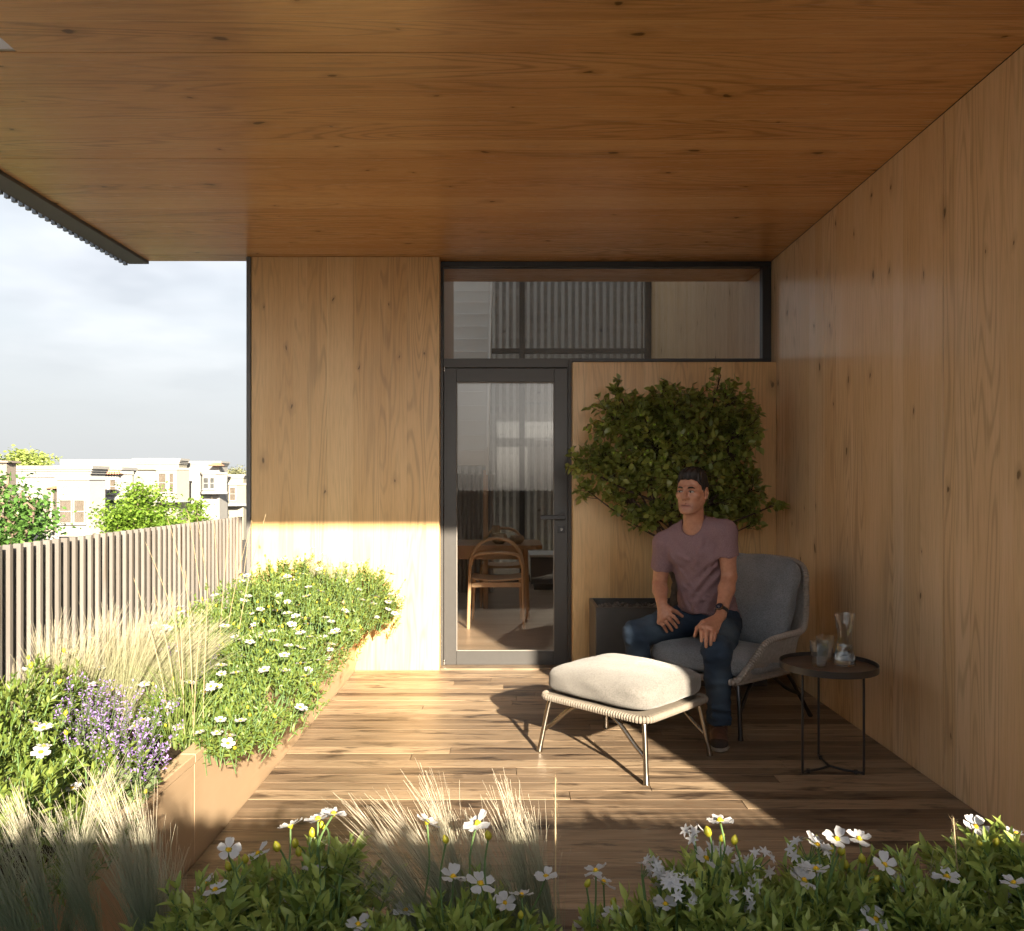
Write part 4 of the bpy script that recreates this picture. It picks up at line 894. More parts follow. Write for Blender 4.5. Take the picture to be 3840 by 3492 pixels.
    o = link('foliage', scatter_mesh('foliage', V, F, Rm[rest], LL[rest], sz[rest], rng), M_TL, t, None, True); o['kind'] = 'stuff'
    bme = bpy.data.meshes.new('berry'); bm = bmesh.new(); bmesh.ops.create_icosphere(bm, subdivisions=2, radius=1.0); bm.to_mesh(bme); bm.free(); bme.materials.append(M_BERRY); bme.polygons.foreach_set('use_smooth', np.ones(len(bme.polygons), dtype=bool))
    for b_ in BB[:260]:
        s_ = rng.uniform(0.0065, 0.0095); link('berry', bme, None, t, Matrix.Translation(b_) @ Matrix.Scale(s_, 4))
potted_tree()
# ================================================================ the seated man, shaped as signed distance fields and skinned with surface nets
class Field:
    def __init__(s, lo, hi, h):
        s.lo = np.array(lo, np.float32); s.h = h; s.n = np.ceil((np.array(hi)-s.lo)/h).astype(int)+1; s.d = np.full(tuple(s.n), 0.2, np.float32)
        s.ax = [s.lo[i]+h*np.arange(s.n[i], dtype=np.float32) for i in range(3)]
    def block(s, lo, hi):
        a = np.clip(np.floor((np.array(lo)-s.lo)/s.h).astype(int), 0, s.n-1); b = np.clip(np.ceil((np.array(hi)-s.lo)/s.h).astype(int)+1, 1, s.n)
        sl = tuple(slice(int(i), int(max(i+1, j))) for i, j in zip(a, b)); P_ = np.stack(np.meshgrid(*[s.ax[i][sl[i]] for i in range(3)], indexing='ij'), -1); return sl, P_
    def put(s, sl, dn, k, sub=False):
        d = s.d[sl]
        if sub: dn = -dn; h_ = np.clip(0.5+0.5*(dn-d)/max(k, 1e-6), 0, 1); s.d[sl] = d*(1-h_)+dn*h_+k*h_*(1-h_)
        else: h_ = np.clip(0.5-0.5*(dn-d)/max(k, 1e-6), 0, 1); s.d[sl] = d*(1-h_)+dn*h_-k*h_*(1-h_)
        return s
    def cap(s, a, b, r0, r1=None, k=0.012, sub=False):
        a = np.array(a, np.float32); b = np.array(b, np.float32); r1 = r0 if r1 is None else r1; m = max(r0, r1)+k*1.5+0.012
        sl, P_ = s.block(np.minimum(a, b)-m, np.maximum(a, b)+m); ab = b-a; t = np.clip(((P_-a)@ab)/max(1e-9, ab@ab), 0, 1)
        return s.put(sl, np.linalg.norm(P_-(a+t[..., None]*ab), axis=-1)-(r0+(r1-r0)*t), k, sub)
    def chain(s, pts, rads, k=0.01):
        for i in range(len(pts)-1): s.cap(pts[i], pts[i+1], rads[i], rads[i+1], k)
        return s
    def ell(s, c, r, M=None, k=0.02, sub=False):
        c = np.array(c, np.float32); r = np.array(r, np.float32); M = np.eye(3, dtype=np.float32) if M is None else np.array(M, np.float32)
        m = float(r.max())+k*1.5+0.015; sl, P_ = s.block(c-m, c+m); q = (P_-c)@M        # M columns = axes
        k0 = np.linalg.norm(q/r, axis=-1); k1 = np.linalg.norm(q/(r*r), axis=-1); return s.put(sl, k0*(k0-1)/np.maximum(k1, 1e-6), k, sub)
    def cut(s, fn):
        P_ = np.stack(np.meshgrid(*s.ax, indexing='ij'), -1); s.d = np.maximum(s.d, fn(P_).astype(np.float32)); return s
    def disp(s, fn):
        P_ = np.stack(np.meshgrid(*s.ax, indexing='ij'), -1); m = np.abs(s.d) < 0.05; s.d[m] += fn(P_[m]).astype(np.float32); return s
    def hit(s, px, py, Y0=3.7, Y1=5.0):
        for Y in np.arange(Y0, Y1, s.h*0.7):
            p = np.array(at(px, py, Y)); i = np.round((p-s.lo)/s.h).astype(int)
            if (i >= 0).all() and (i < s.n).all() and s.d[tuple(i)] < 0: return p
        return None
    def mesh(s, name, smooth=1):
        d = s.d; ins = d < 0; nx, ny, nz = s.n; c = np.zeros((nx-1, ny-1, nz-1), np.int8); offs = [(i, j, k) for i in (0, 1) for j in (0, 1) for k in (0, 1)]
        sh = lambda o, A: A[o[0]:nx-1+o[0], o[1]:ny-1+o[1], o[2]:nz-1+o[2]]
        for o in offs: c += sh(o, ins)
        act = np.argwhere((c > 0) & (c < 8)); idx = -np.ones(c.shape, np.int32); idx[tuple(act.T)] = np.arange(len(act))
        val = {o: d[act[:, 0]+o[0], act[:, 1]+o[1], act[:, 2]+o[2]] for o in offs}
        acc = np.zeros((len(act), 3)); cnt = np.zeros(len(act))
        for a in offs:
            for axis in range(3):
                if a[axis]: continue
                b = list(a); b[axis] = 1; b = tuple(b); va, vb = val[a], val[b]; m = (va < 0) != (vb < 0); t = np.where(m, va/np.where(va-vb == 0, 1, va-vb), 0)
                p = np.array(a, float)[None].repeat(len(act), 0); p[:, axis] += t; acc[m] += p[m]; cnt[m] += 1
        V = (act+acc/np.maximum(cnt, 1)[:, None])*s.h+s.lo; F = []
        for axis in range(3):
            o1, o2 = [(1, 2), (2, 0), (0, 1)][axis]
            sl0 = [slice(None)]*3; sl1 = [slice(None)]*3; sl0[axis] = slice(0, -1); sl1[axis] = slice(1, None)
            x = ins[tuple(sl0)] != ins[tuple(sl1)]; e = np.argwhere(x); e = e[(e[:, o1] > 0) & (e[:, o2] > 0) & (e[:, o1] < s.n[o1]-1) & (e[:, o2] < s.n[o2]-1)]
            q = []
            for (u, v) in ((1, 1), (0, 1), (0, 0), (1, 0)):
                f = e.copy(); f[:, o1] -= u; f[:, o2] -= v; q.append(idx[tuple(f.T)])
            q = np.stack(q, -1); flip = ~ins[tuple(e.T)]; q[flip] = q[flip][:, ::-1]; F.append(q[(q >= 0).all(1)])
        F = np.concatenate(F)
        E = np.concatenate([F[:, [0, 1]], F[:, [1, 2]], F[:, [2, 3]], F[:, [3, 0]]]); 
        for _ in range(smooth):
            acc = np.zeros_like(V); cn = np.zeros(len(V))
            for a, b in ((0, 1), (1, 0)):
                for ax_ in range(3): acc[:, ax_] += np.bincount(E[:, a], V[E[:, b], ax_], len(V))
                cn += np.bincount(E[:, a], minlength=len(V))
            V = V*0.45+0.55*acc/np.maximum(cn, 1)[:, None]
        return V, F
def A3(*v): return np.array(v, float)
def nrm(v): v = np.array(v, float); return v/np.linalg.norm(v)
def person():
    man = empty('person', (1.09, 4.45, 0.0)); tag(man, 'dark haired person in mauve t-shirt and jeans sitting forward in the lounge chair', 'person')
    def put(name, V, F, mat, par=None, extra=None):
        o = link(name, np_mesh(name, V, F, None, extra), mat, par or man, None, True); o.matrix_parent_inverse = Matrix.Translation(-man.location) if par is None else Matrix.Identity(4); return o
    # joints
    Pc, N_ = A3(1.135, 4.585, 0.585), A3(1.012, 4.425, 1.125)
    SR, SL = A3(0.868, 4.535, 1.012), A3(1.156, 4.318, 1.090)
    ER, EL = A3(0.857, 4.625, 0.770), A3(1.182, 4.335, 0.845)
    WR, WL = at(1303, 1188, 4.445), at(1418.8, 1212, 4.165); WR, WL = np.array(WR), np.array(WL)
    HR, HL = A3(1.075, 4.665, 0.565), A3(1.20, 4.50, 0.565)
    KR, KL = A3(0.705, 4.50, 0.505), A3(1.055, 4.105, 0.49)
    AR, AL = A3(0.705, 4.595, 0.10), A3(1.090, 4.195, 0.10)
    lat = nrm(SL-SR); up_t = nrm(N_-Pc); fr = nrm(np.cross(lat, up_t)); lat = nrm(np.cross(up_t, fr)); Mt = np.stack([lat, fr, up_t], -1)
    # ---- head frame
    hf = nrm((-0.56, -0.82, -0.03)); hu = nrm(A3(0.03, 0.02, 1) - hf*np.dot(hf, A3(0.03, 0.02, 1))); hl = np.cross(hu, hf)*1.0
    Mh = np.stack([hl, hf, hu], -1); HC = np.array(at(1362.5, 967.5, 4.365))
    S_ = 1.03
    def hp(l, f, u): return HC+(hl*l+hf*f+hu*u)*S_
    B = Field((0.76, 3.97, 0.52), (1.34, 4.76, 1.44), 0.0030)
    for (c, r) in (((0, -0.010, 0.030), (0.0735, 0.092, 0.083)), ((0, 0.026, -0.028), (0.0655, 0.066, 0.080)), ((0, 0.056, -0.083), (0.042, 0.036, 0.034))):
        B.ell(hp(*c), np.array(r)*S_, Mh, 0.022)
    for sg in (-1, 1):
        B.cap(hp(sg*0.051, -0.002, -0.050), hp(sg*0.020, 0.066, -0.096), 0.021, 0.019, 0.026)
        B.ell(hp(sg*0.043, 0.058, -0.018), (0.022, 0.020, 0.018), Mh, 0.018)
        B.cap(hp(sg*0.012, 0.086, 0.022), hp(sg*0.044, 0.072, 0.022), 0.0085, 0.0075, 0.012)
    B.ell(hp(0, 0.082, -0.104), (0.021, 0.016, 0.015), Mh, 0.014)
    for sg in (-1, 1): B.ell(hp(sg*0.031, 0.092, 0.002), (0.017, 0.013, 0.010), Mh, 0.010, True)
    B.cap(hp(0, 0.082, 0.012), hp(0, 0.106, -0.028), 0.0080, 0.0125, 0.010); 
    for sg in (-1, 1): B.ell(hp(sg*0.013, 0.094, -0.033), (0.0085, 0.011, 0.0075), Mh, 0.006)
    for sg in (-1, 1): B.ell(hp(sg*0.031, 0.079, 0.001), (0.0155, 0.0095, 0.0085), Mh, 0.005)
    B.cap(hp(-0.025, 0.078, -0.070), hp(0, 0.0905, -0.066), 0.0034, 0.0052, 0.006).cap(hp(0.025, 0.078, -0.070), hp(0, 0.0905, -0.066), 0.0034, 0.0052, 0.006)
    B.cap(hp(-0.018, 0.080, -0.0765), hp(0.018, 0.080, -0.0765), 0.0058, 0.0062, 0.006).ell(hp(0, 0.087, -0.077), (0.012, 0.007, 0.006), Mh, 0.005)
    B.cap(hp(-0.027, 0.086, -0.0715), hp(0, 0.097, -0.0715), 0.0024, 0.0024, 0.003, True).cap(hp(0.027, 0.086, -0.0715), hp(0, 0.097, -0.0715), 0.0024, 0.0024, 0.003, True)
    for sg in (-1, 1):
        Me = np.stack([hl, nrm(hf*0.95-hl*sg*0.35), hu], -1)
        B.ell(hp(sg*0.0775, -0.010, -0.006), (0.0085, 0.0195, 0.032), Me, 0.006); B.ell(hp(sg*0.084, -0.004, -0.002), (0.006, 0.010, 0.016), Me, 0.004, True); B.ell(hp(sg*0.076, -0.002, -0.034), (0.007, 0.009, 0.009), Me, 0.006)
    # neck and hidden trunk
    B.cap(hp(0, -0.018, -0.05), N_-up_t*0.02+fr*0.01, 0.053, 0.060, 0.02).cap(hp(0.035, 0.0, -0.06), N_+fr*0.045-up_t*0.035, 0.018, 0.016, 0.015).cap(hp(-0.035, 0.0, -0.06), N_+fr*0.045-up_t*0.035, 0.018, 0.016, 0.015)
    B.cap(N_-up_t*0.04, SR, 0.052, 0.045, 0.03).cap(N_-up_t*0.04, SL, 0.052, 0.045, 0.03)
    for t, r in ((0.70, (0.150, 0.092, 0.15)), (0.40, (0.132, 0.090, 0.14)), (0.12, (0.140, 0.10, 0.11))): B.ell(Pc+(N_-Pc)*t, r, Mt, 0.03)
    # arms
    for S0, E0, W0 in ((SR, ER, WR), (SL, EL, WL)):
        B.chain([S0, S0*0.5+E0*0.5, E0], [0.049, 0.047, 0.040], 0.015); B.chain([E0, E0*0.68+W0*0.32, W0*0.8+E0*0.2, W0], [0.040, 0.0435, 0.0305, 0.0275], 0.015)
    def hand(W0, mcps, tips, thumb, Yk, Yt, bulge, rb):
        out = nrm(bulge)
        K = [np.array(at(x, y, Yk+dy)) for x, y, dy in mcps]; T = [np.array(at(x, y, Yt+dy)) for x, y, dy in tips]
        for k_ in K: B.cap(W0, k_, 0.0205, 0.0128, 0.013)
        for a, b in zip(K[:-1], K[1:]): B.cap(a, b, 0.0125, 0.0125, 0.008)
        B.cap(W0, (K[1]+K[2])/2, 0.024, 0.016, 0.012)
        for i, (a, b) in enumerate(zip(K, T)):
            r = rb*(0.94, 1.0, 0.96, 0.85)[i]; p1 = a*0.56+b*0.44+out*0.017; p2 = a*0.22+b*0.78+out*0.010
            B.chain([a, p1, p2, b], [r*1.12, r*1.02, r*0.92, r*0.80], 0.0028)
        t = [np.array(at(x, y, Yk+dy)) for x, y, dy in thumb]; B.chain([W0*0.55+t[0]*0.45]+t, [0.016, 0.0140, 0.0112, 0.0088], 0.006)
    hand(WR, [(1318, 1209, -0.012), (1310, 1214, -0.012), (1303, 1219, -0.006), (1298, 1225, 0.004)], [(1336, 1226, 0), (1332, 1235, 0), (1323, 1241, 0.002), (1313, 1244, 0.006)], [(1321, 1200, 0.0), (1332, 1205, 0.006), (1343, 1213, 0.012)], 4.425, 4.425, A3(-0.1, -0.8, 0.6), 0.0108)
    hand(WL, [(1381, 1234, 0.0), (1390.5, 1234.5, -0.012), (1401, 1237.5, -0.012), (1409.5, 1243, -0.004)], [(1381, 1262, 0.006), (1390.0, 1273, 0), (1399.0, 1269, -0.002), (1406, 1261, 0.002)], [(1384, 1226, 0.03), (1373, 1237, 0.03), (1368, 1252, 0.035)], 4.055, 4.022, A3(-0.15, -0.75, 0.65), 0.0110)
    V, F = B.mesh('body', 1)
    q = (V-HC)@Mh/S_
    lip = np.exp(-((q[:, 0]/0.026)**4+((q[:, 2]+0.0715)/0.0100)**4))*(q[:, 1] > 0.06); lip[np.abs(q[:, 2]) > 0.3] = 0
    stub = np.clip(1-np.abs((q[:, 2]+0.085)/0.045), 0, 1)*(q[:, 1] > -0.01)*(np.abs(q[:, 0]) < 0.075)*(q[:, 2] > -0.13)
    shd = np.clip(1-np.linalg.norm((q-A3(0, 0.107, -0.043))/A3(0.013, 0.012, 0.004), axis=1), 0, 1)
    t = NT('skin'); a1 = t.n('ShaderNodeAttribute', attribute_name='lip'); a2 = t.n('ShaderNodeAttribute', attribute_name='stubble'); g = t.n('ShaderNodeNewGeometry')
    n = t.noise(g.outputs['Position'], 55, 3); col = t.mix(t.ramp(n, (0.3, 0.0), (0.7, 1.0)), (0.40, 0.185, 0.115), (0.48, 0.235, 0.150))
    col = t.mix(t.math('MULTIPLY', a2.outputs['Fac'], 0.30), col, (0.20, 0.115, 0.085)); col = t.mix(t.math('MULTIPLY', a1.outputs['Fac'], 0.75), col, (0.30, 0.10, 0.08)); a3 = t.n('ShaderNodeAttribute', attribute_name='mouth'); col = t.mix(t.math('MULTIPLY', a3.outputs['Fac'], 0.9), col, (0.07, 0.025, 0.02))
    sk = t.bsdf(col, 0.48, 0.4); sk.inputs['Subsurface Weight'].default_value = 0.12; sk.inputs['Subsurface Radius'].default_value = (0.008, 0.003, 0.002); sk.inputs['Subsurface Scale'].default_value = 1.0
    body = put('body', V, F, t.done(sk, t.bump(n, 0.08, 0.003)), None, {'lip': lip, 'stubble': stub, 'mouth': np.exp(-((q[:, 0]/0.027)**6+((q[:, 2]+0.0715-0.06*np.abs(q[:, 0]))/0.0026)**2))*(q[:, 1] > 0.06)})
    # ---- hair
    H = Field(HC-0.16, HC+0.17, 0.0034); H.ell(hp(0, -0.012, 0.033), A3(0.079, 0.097, 0.092)*S_, Mh, 0.01).ell(hp(0.0, 0.042, 0.088), A3(0.050, 0.042, 0.032)*S_, Mh, 0.02).ell(hp(0.005, 0.0, 0.098), A3(0.058, 0.07, 0.030)*S_, Mh, 0.02)
    def hairline(P_):
        r = (P_-HC)@Mh/S_; f = r[..., 1]; base = np.interp(f, [-0.12, -0.055, -0.030, -0.018, -0.004, 0.006, 0.016, 0.024, 0.036, 0.050, 0.062, 0.12], [-0.060, -0.058, -0.040, -0.016, 0.024, 0.002, -0.020, -0.016, 0.030, 0.050, 0.066, 0.072])
        return (base-r[..., 2])*0.8*S_
    H.cut(hairline); ph = np.random.default_rng(1)
    H.disp(lambda P_: 0.0022*np.sin(((P_-HC)@Mh)[..., 0]*330+3*np.sin(((P_-HC)@Mh)[..., 1]*90))+0.0018*np.sin(((P_-HC)@Mh)[..., 1]*210+((P_-HC)@Mh)[..., 0]*120))
    V, F = H.mesh('hair', 0); M_HAIR = m_plain('hair_dark', (0.014, 0.010, 0.009), 0.55, 0.35, 0, 0.3, 300); put('hair', V, F, M_HAIR)
    for sg in (-1, 1):
        bm_ = MB(); pts = [hp(sg*0.014, 0.0955, 0.020), hp(sg*0.024, 0.0945, 0.0245), hp(sg*0.036, 0.0885, 0.0245), hp(sg*0.047, 0.078, 0.0185)]
        bm_.tube(spline([Vector(p) for p in pts], 4), [0.0030]*2+[0.0042]*7+[0.0030, 0.0022, 0.0015, 0.0010], 6); rel(bm_.build('eyebrow', M_HAIR, man, True), man)
        eye = empty('eye', (0, 0, 0), 0, man); eye.matrix_parent_inverse = Matrix.Translation(-man.location)
        def almond(l0, w, h, f, mat, nm):
            v = [hp(sg*0.031+w*math.cos(a)+l0, f-0.35*abs(w*math.cos(a))*abs(math.cos(a))*0.9, 0.0015+h*math.sin(a)) for a in np.linspace(0, 2*math.pi, 20, endpoint=False)]
            m = MB(); m.add(v+[hp(sg*0.031+l0, f+0.0025, 0.0015)], [(i, (i+1) % 20, 20) for i in range(20)]); return m.build(nm, mat, eye, True)
        almond(0, 0.0140, 0.0037, 0.0900, m_plain('eye_white', (0.34, 0.31, 0.29), 0.2, 0.5, 0, 0.02, 10), 'eyeball')
        almond(-0.003, 0.0056, 0.0041, 0.0920, m_plain('iris_dark', (0.02, 0.013, 0.01), 0.1, 0.6, 0, 0.02, 10), 'iris')
        lid = [hp(sg*0.031+0.0155*math.cos(a), 0.0925-0.005*abs(math.cos(a)), 0.0020+0.0062*math.sin(a)) for a in np.linspace(0.05, math.pi-0.05, 10)]
        MB().tube(lid, 0.0016, 5).build('eyelid', m_plain('lash_line', (0.06, 0.035, 0.028), 0.6, 0.3, 0, 0.05, 10), eye, True)
        ns = MB(); c = hp(sg*0.0075, 0.1075, -0.0425); ns.lathe([(0.0004, -0.0012), (0.0042, 0.0), (0.0004, 0.0012)], 10, tuple(c)); rel(ns.build('nostril', M_HAIR, man), man)
    # ---- t-shirt
    T = Field((0.72, 4.08, 0.50), (1.42, 4.84, 1.26), 0.0045)
    for t_, r, o in ((0.74, (0.176, 0.112, 0.165), 0.0), (0.45, (0.156, 0.112, 0.17), 0.006), (0.18, (0.166, 0.128, 0.15), 0.004), (-0.02, (0.178, 0.142, 0.11), 0.0)): T.ell(Pc+(N_-Pc)*t_+fr*o, r, Mt, 0.05)
    T.cap(N_-up_t*0.045, SR, 0.062, 0.060, 0.05).cap(N_-up_t*0.045, SL, 0.062, 0.060, 0.05)
    T.cap(N_-fr*0.030+up_t*0.015, SR+up_t*0.015, 0.036, 0.044, 0.03).cap(N_-fr*0.030+up_t*0.015, SL+up_t*0.015, 0.036, 0.044, 0.03)
    U = Field((0.72, 4.08, 0.50), (1.42, 4.84, 1.26), 0.0045)
    for S0, E0, e in ((SR, ER, 0.60), (SL, EL, 0.54)):
        d = nrm(E0-S0); E1 = S0+(E0-S0)*e; U.cap(S0, E1+d*0.05, 0.061, 0.063, 0.02); U.cap(E1-d*0.012, E1+d*0.13, 0.0505, 0.0530, 0.002, True)
        sl, P_ = U.block(E1-0.14, E1+0.14); U.d[sl] = np.maximum(U.d[sl], (P_-E1)@d+0.004*np.sin(P_[..., 0]*90))
    # pectoral and belly drape
    for sg in (-1, 1): T.ell(Pc+(N_-Pc)*0.72+lat*sg*0.075+fr*0.075, (0.07, 0.04, 0.06), Mt, 0.03)
    folds = [[(1432, 1058), (1416, 1090), (1396, 1125), (1372, 1160)], [(1424, 1068), (1404, 1105), (1380, 1150)], [(1440, 1075), (1430, 1110), (1420, 1150), (1412, 1185)], [(1322, 1090), (1340, 1120), (1362, 1150)], [(1360, 1185), (1385, 1180), (1410, 1184)], [(1345, 1150), (1365, 1168), (1395, 1172)],
             [(1311, 1060), (1307, 1085), (1310, 1108)], [(1446, 1040), (1452, 1062), (1455, 1080)], [(1318, 1075), (1335, 1092), (1356, 1102)], [(1385, 1060), (1376, 1090), (1368, 1120)], [(1450, 1130), (1444, 1160), (1448, 1195)]]
    for f in folds:
        pts = [T.hit(x, y) for x, y in f]; pts = [p for p in pts if p is not None]
        if len(pts) > 1: T.chain([p+A3(0, 0.004, 0) for p in pts], [0.0105]*len(pts), 0.012)
    T.disp(lambda P_: 0.0016*np.sin(P_[..., 0]*70+P_[..., 2]*45)*np.sin(P_[..., 2]*38-P_[..., 1]*60))
    def drape(P_):
        a = (P_-Pc)@lat; b = (P_-Pc)@up_t; w = a*0.835-b*0.55; m = np.clip((b-0.02)/0.10, 0, 1)*np.clip((0.50-b)/0.12, 0, 1)*np.clip(((P_-Pc)@fr-0.02)/0.06, 0, 1)
        g = np.exp(-((w+0.06)/0.13)**2); w2 = a*0.9+b*0.42; g2 = np.exp(-((w2+0.0)/0.07)**2)*np.clip((0.30-b)/0.15, 0, 1)
        return -m*(0.0060*g*np.sin(w*105+5*np.sin(b*9))+0.0035*g2*np.sin(w2*120+4*np.sin(a*14)))-0.0035*np.exp(-((b-0.07)/0.05)**2)*np.sin(b*150+a*25)
    T.disp(drape)
    # openings: neck, sleeves, hem
    T.ell(N_+fr*0.050+up_t*0.03, (0.064, 0.075, 0.068), Mt, 0.006, True); T.cap(N_+fr*0.012+up_t*0.02, hp(0, 0.0, -0.02), 0.063, 0.072, 0.004, True)
    h_ = np.clip(0.5-0.5*(U.d-T.d)/0.03, 0, 1); T.d = T.d*(1-h_)+U.d*h_-0.03*h_*(1-h_)
    for S0, E0, e in ((SR, ER, 0.60), (SL, EL, 0.54)):
        d = nrm(E0-S0); E1 = S0+(E0-S0)*e; T.cap(E1-d*0.010, E1+d*0.04, 0.0505, 0.0520, 0.002, True)
    hem0 = Pc+up_t*0.02
    T.cut(lambda P_: 0.015+Pc[2]-0.018+0.28*((P_-Pc)@A3(fr[0], fr[1], 0))+0.06*((P_-Pc)@(-lat))+0.006*np.sin(P_[..., 0]*60)-P_[..., 2])
    V, F = T.mesh('t_shirt', 1)
    t = NT('mauve_jersey'); g = t.n('ShaderNodeNewGeometry'); n1 = t.noise(g.outputs['Position'], 420, 2, 0.7); n2 = t.noise(g.outputs['Position'], 16, 3)
    col = t.mix(t.ramp(n1, (0.35, 0.0), (0.72, 1.0)), (0.150, 0.083, 0.095), (0.345, 0.235, 0.245)); col = t.mix(t.math('MULTIPLY', n2, 0.3), col, (0.18, 0.11, 0.125))
    put('t_shirt', V, F, t.done(t.bsdf(col, 0.9, 0.2), t.bump(n1, 0.2, 0.002)))
    # ---- jeans
    J = Field((0.58, 3.98, 0.07), (1.40, 4.86, 0.74), 0.0048)
    J.ell(Pc+A3(0.01, 0.02, -0.01), (0.160, 0.128, 0.105), np.stack([lat, fr, A3(0, 0, 1)], -1), 0.03)
    for H0, K0, A0 in ((HR, KR, AR), (HL, KL, AL)):
        J.chain([H0, H0*0.5+K0*0.5+A3(0, 0, 0.004), K0], [0.098, 0.090, 0.074], 0.03); kd = nrm(K0-H0)
        J.ell(K0+kd*0.006+A3(0, 0, 0.006), (0.072, 0.072, 0.070), None, 0.02)
        J.chain([K0, K0*0.62+A0*0.38-nrm((K0-H0)*A3(1, 1, 0))*0.016, A0+A3(0, 0, 0.03)], [0.070, 0.067, 0.060], 0.025)
        J.cap(A0+A3(0, 0, 0.035), A0+A3(0, 0, 0.0), 0.062, 0.066, 0.01)
        for q_ in (0.12, 0.78, 0.90):
            c = K0+(A0-K0)*q_; J.cap(c+A3(-0.045, -0.050, 0.008), c+A3(0.045, -0.050, -0.010), 0.0085, 0.0085, 0.022)
    J.disp(lambda P_: 0.0022*np.sin(P_[..., 2]*85+P_[..., 0]*30)*np.sin(P_[..., 0]*40+P_[..., 1]*25)+0.0015*np.sin(P_[..., 2]*150+P_[..., 1]*60))
    J.cut(lambda P_: 0.092-P_[..., 2]+0.004*np.sin(P_[..., 0]*70)); J.cut(lambda P_: P_[..., 2]-(Pc[2]+0.065+0.15*((P_-Pc)@A3(fr[0], fr[1], 0))))
    for A0 in (AR, AL): J.cap(A0+A3(0, 0, -0.04), A0+A3(0, 0, 0.02), 0.054, 0.050, 0.003, True)
    V, F = J.mesh('jeans', 1)
    fade = np.zeros(len(V))
    for H0, K0, A0 in ((HR, KR, AR), (HL, KL, AL)):
        m_ = H0*0.25+K0*0.75+A3(0, 0, 0.05); fade = np.maximum(fade, np.exp(-(np.linalg.norm((V-m_)/A3(0.11, 0.12, 0.10), axis=1))**2)); sh_ = K0*0.55+A0*0.45+A3(0, -0.06, 0); fade = np.maximum(fade, 0.55*np.exp(-(np.linalg.norm((V-sh_)/A3(0.05, 0.06, 0.16), axis=1))**2))
    t = NT('denim'); g = t.n('ShaderNodeNewGeometry'); a = t.n('ShaderNodeAttribute', attribute_name='fade'); n1 = t.noise(g.outputs['Position'], 500, 2, 0.7); n2 = t.noise(g.outputs['Position'], 24, 4, 0.6)
    fd = t.math('MULTIPLY', a.outputs['Fac'], t.math('ADD', t.math('MULTIPLY', n2, 0.9), 0.45), clamp=True)
    col = t.mix(fd, (0.014, 0.026, 0.050), (0.085, 0.122, 0.160)); col = t.mix(t.math('MULTIPLY', t.ramp(n1, (0.4, 0.0), (0.75, 1.0)), 0.35), col, (0.09, 0.12, 0.16))
    put('jeans', V, F, t.done(t.bsdf(col, 0.88, 0.2), t.bump(n1, 0.2, 0.002)), None, {'fade': fade})
    # ---- shoes
    M_SHOE = m_plain('brown_leather', (0.085, 0.040, 0.026), 0.5, 0.4, 0, 0.35, 30); M_SHOE2 = m_plain('dark_suede', (0.035, 0.026, 0.022), 0.8, 0.2, 0, 0.2, 60); M_SOLE = m_plain('shoe_sole', (0.20, 0.17, 0.14), 0.8, 0.2, 0, 0.1, 30); M_LACE = m_plain('shoe_lace', (0.14, 0.11, 0.09), 0.8)
    for A0, K0, toe in ((AR, KR, A3(0.535, 4.50, 0)), (AL, KL, A3(1.040, 4.005, 0))):
        d = nrm((toe-A0)*A3(1, 1, 0)); toe = toe*A3(1, 1, 0); sd_ = A3(-d[1], d[0], 0); heel = A0*A3(1, 1, 0)-d*0.055; L_ = np.linalg.norm(toe-heel)
        sh = empty('shoe', (0, 0, 0), 0, man); sh.matrix_parent_inverse = Matrix.Translation(-man.location)
        Mf = np.stack([sd_, d, A3(0, 0, 1)], -1); lo = np.minimum(heel, toe)-0.09; hi = np.maximum(heel, toe)+0.09
        Q = Field((lo[0], lo[1], 0.0), (hi[0], hi[1], 0.17), 0.0034)
        Q.ell(toe-d*0.060+A3(0, 0, 0.036), (0.044, 0.062, 0.034), Mf, 0.02).ell(toe-d*0.115+A3(0, 0, 0.046), (0.045, 0.075, 0.046), Mf, 0.025).ell(heel+d*0.052+A3(0, 0, 0.052), (0.036, 0.054, 0.055), Mf, 0.02).cap(A0*A3(1, 1, 0)+A3(0, 0, 0.05), A0*A3(1, 1, 0)+A3(0, 0, 0.115), 0.042, 0.043, 0.02)
        Q.cut(lambda P_: 0.016-P_[..., 2]); V, F = Q.mesh('upper', 1); put('upper', V, F, M_SHOE, sh)
        Q = Field((lo[0], lo[1], -0.01), (hi[0], hi[1], 0.06), 0.0034); Q.ell(toe-d*0.072+A3(0, 0, 0.012), (0.050, 0.075, 0.05), Mf, 0.02).ell(heel+d*0.062+A3(0, 0, 0.012), (0.041, 0.066, 0.05), Mf, 0.02).cap(heel+d*0.06+A3(0, 0, 0.012), toe-d*0.07+A3(0, 0, 0.012), 0.038, 0.045, 0.03)
        Q.cut(lambda P_: P_[..., 2]-0.0205-0.25*np.clip((P_-toe)@d+0.045, 0, 1)); Q.cut(lambda P_: 0.002-P_[..., 2]); V, F = Q.mesh('sole', 1); put('sole', V, F, M_SOLE, sh)
        Q = Field((lo[0], lo[1], 0.0), (hi[0], hi[1], 0.17), 0.0034); Q.ell(toe-d*0.050+A3(0, 0, 0.033), (0.0455, 0.056, 0.0345), Mf, 0.01); Q.cut(lambda P_: -((P_-(toe-d*0.055))@d)); Q.cut(lambda P_: 0.018-P_[..., 2]); V, F = Q.mesh('toe_cap', 1); put('toe_cap', V, F, M_SHOE2, sh)
        for k in range(4):
            c = toe-d*(0.108+0.020*k)+A3(0, 0, 0.083+0.007*k); m = MB(); m.tube(spline([Vector(c-sd_*0.026-A3(0, 0, 0.010)), Vector(c+d*0.004), Vector(c+sd_*0.026-A3(0, 0, 0.010))], 4), 0.0026, 6); m.build('lace', M_LACE, sh, True)
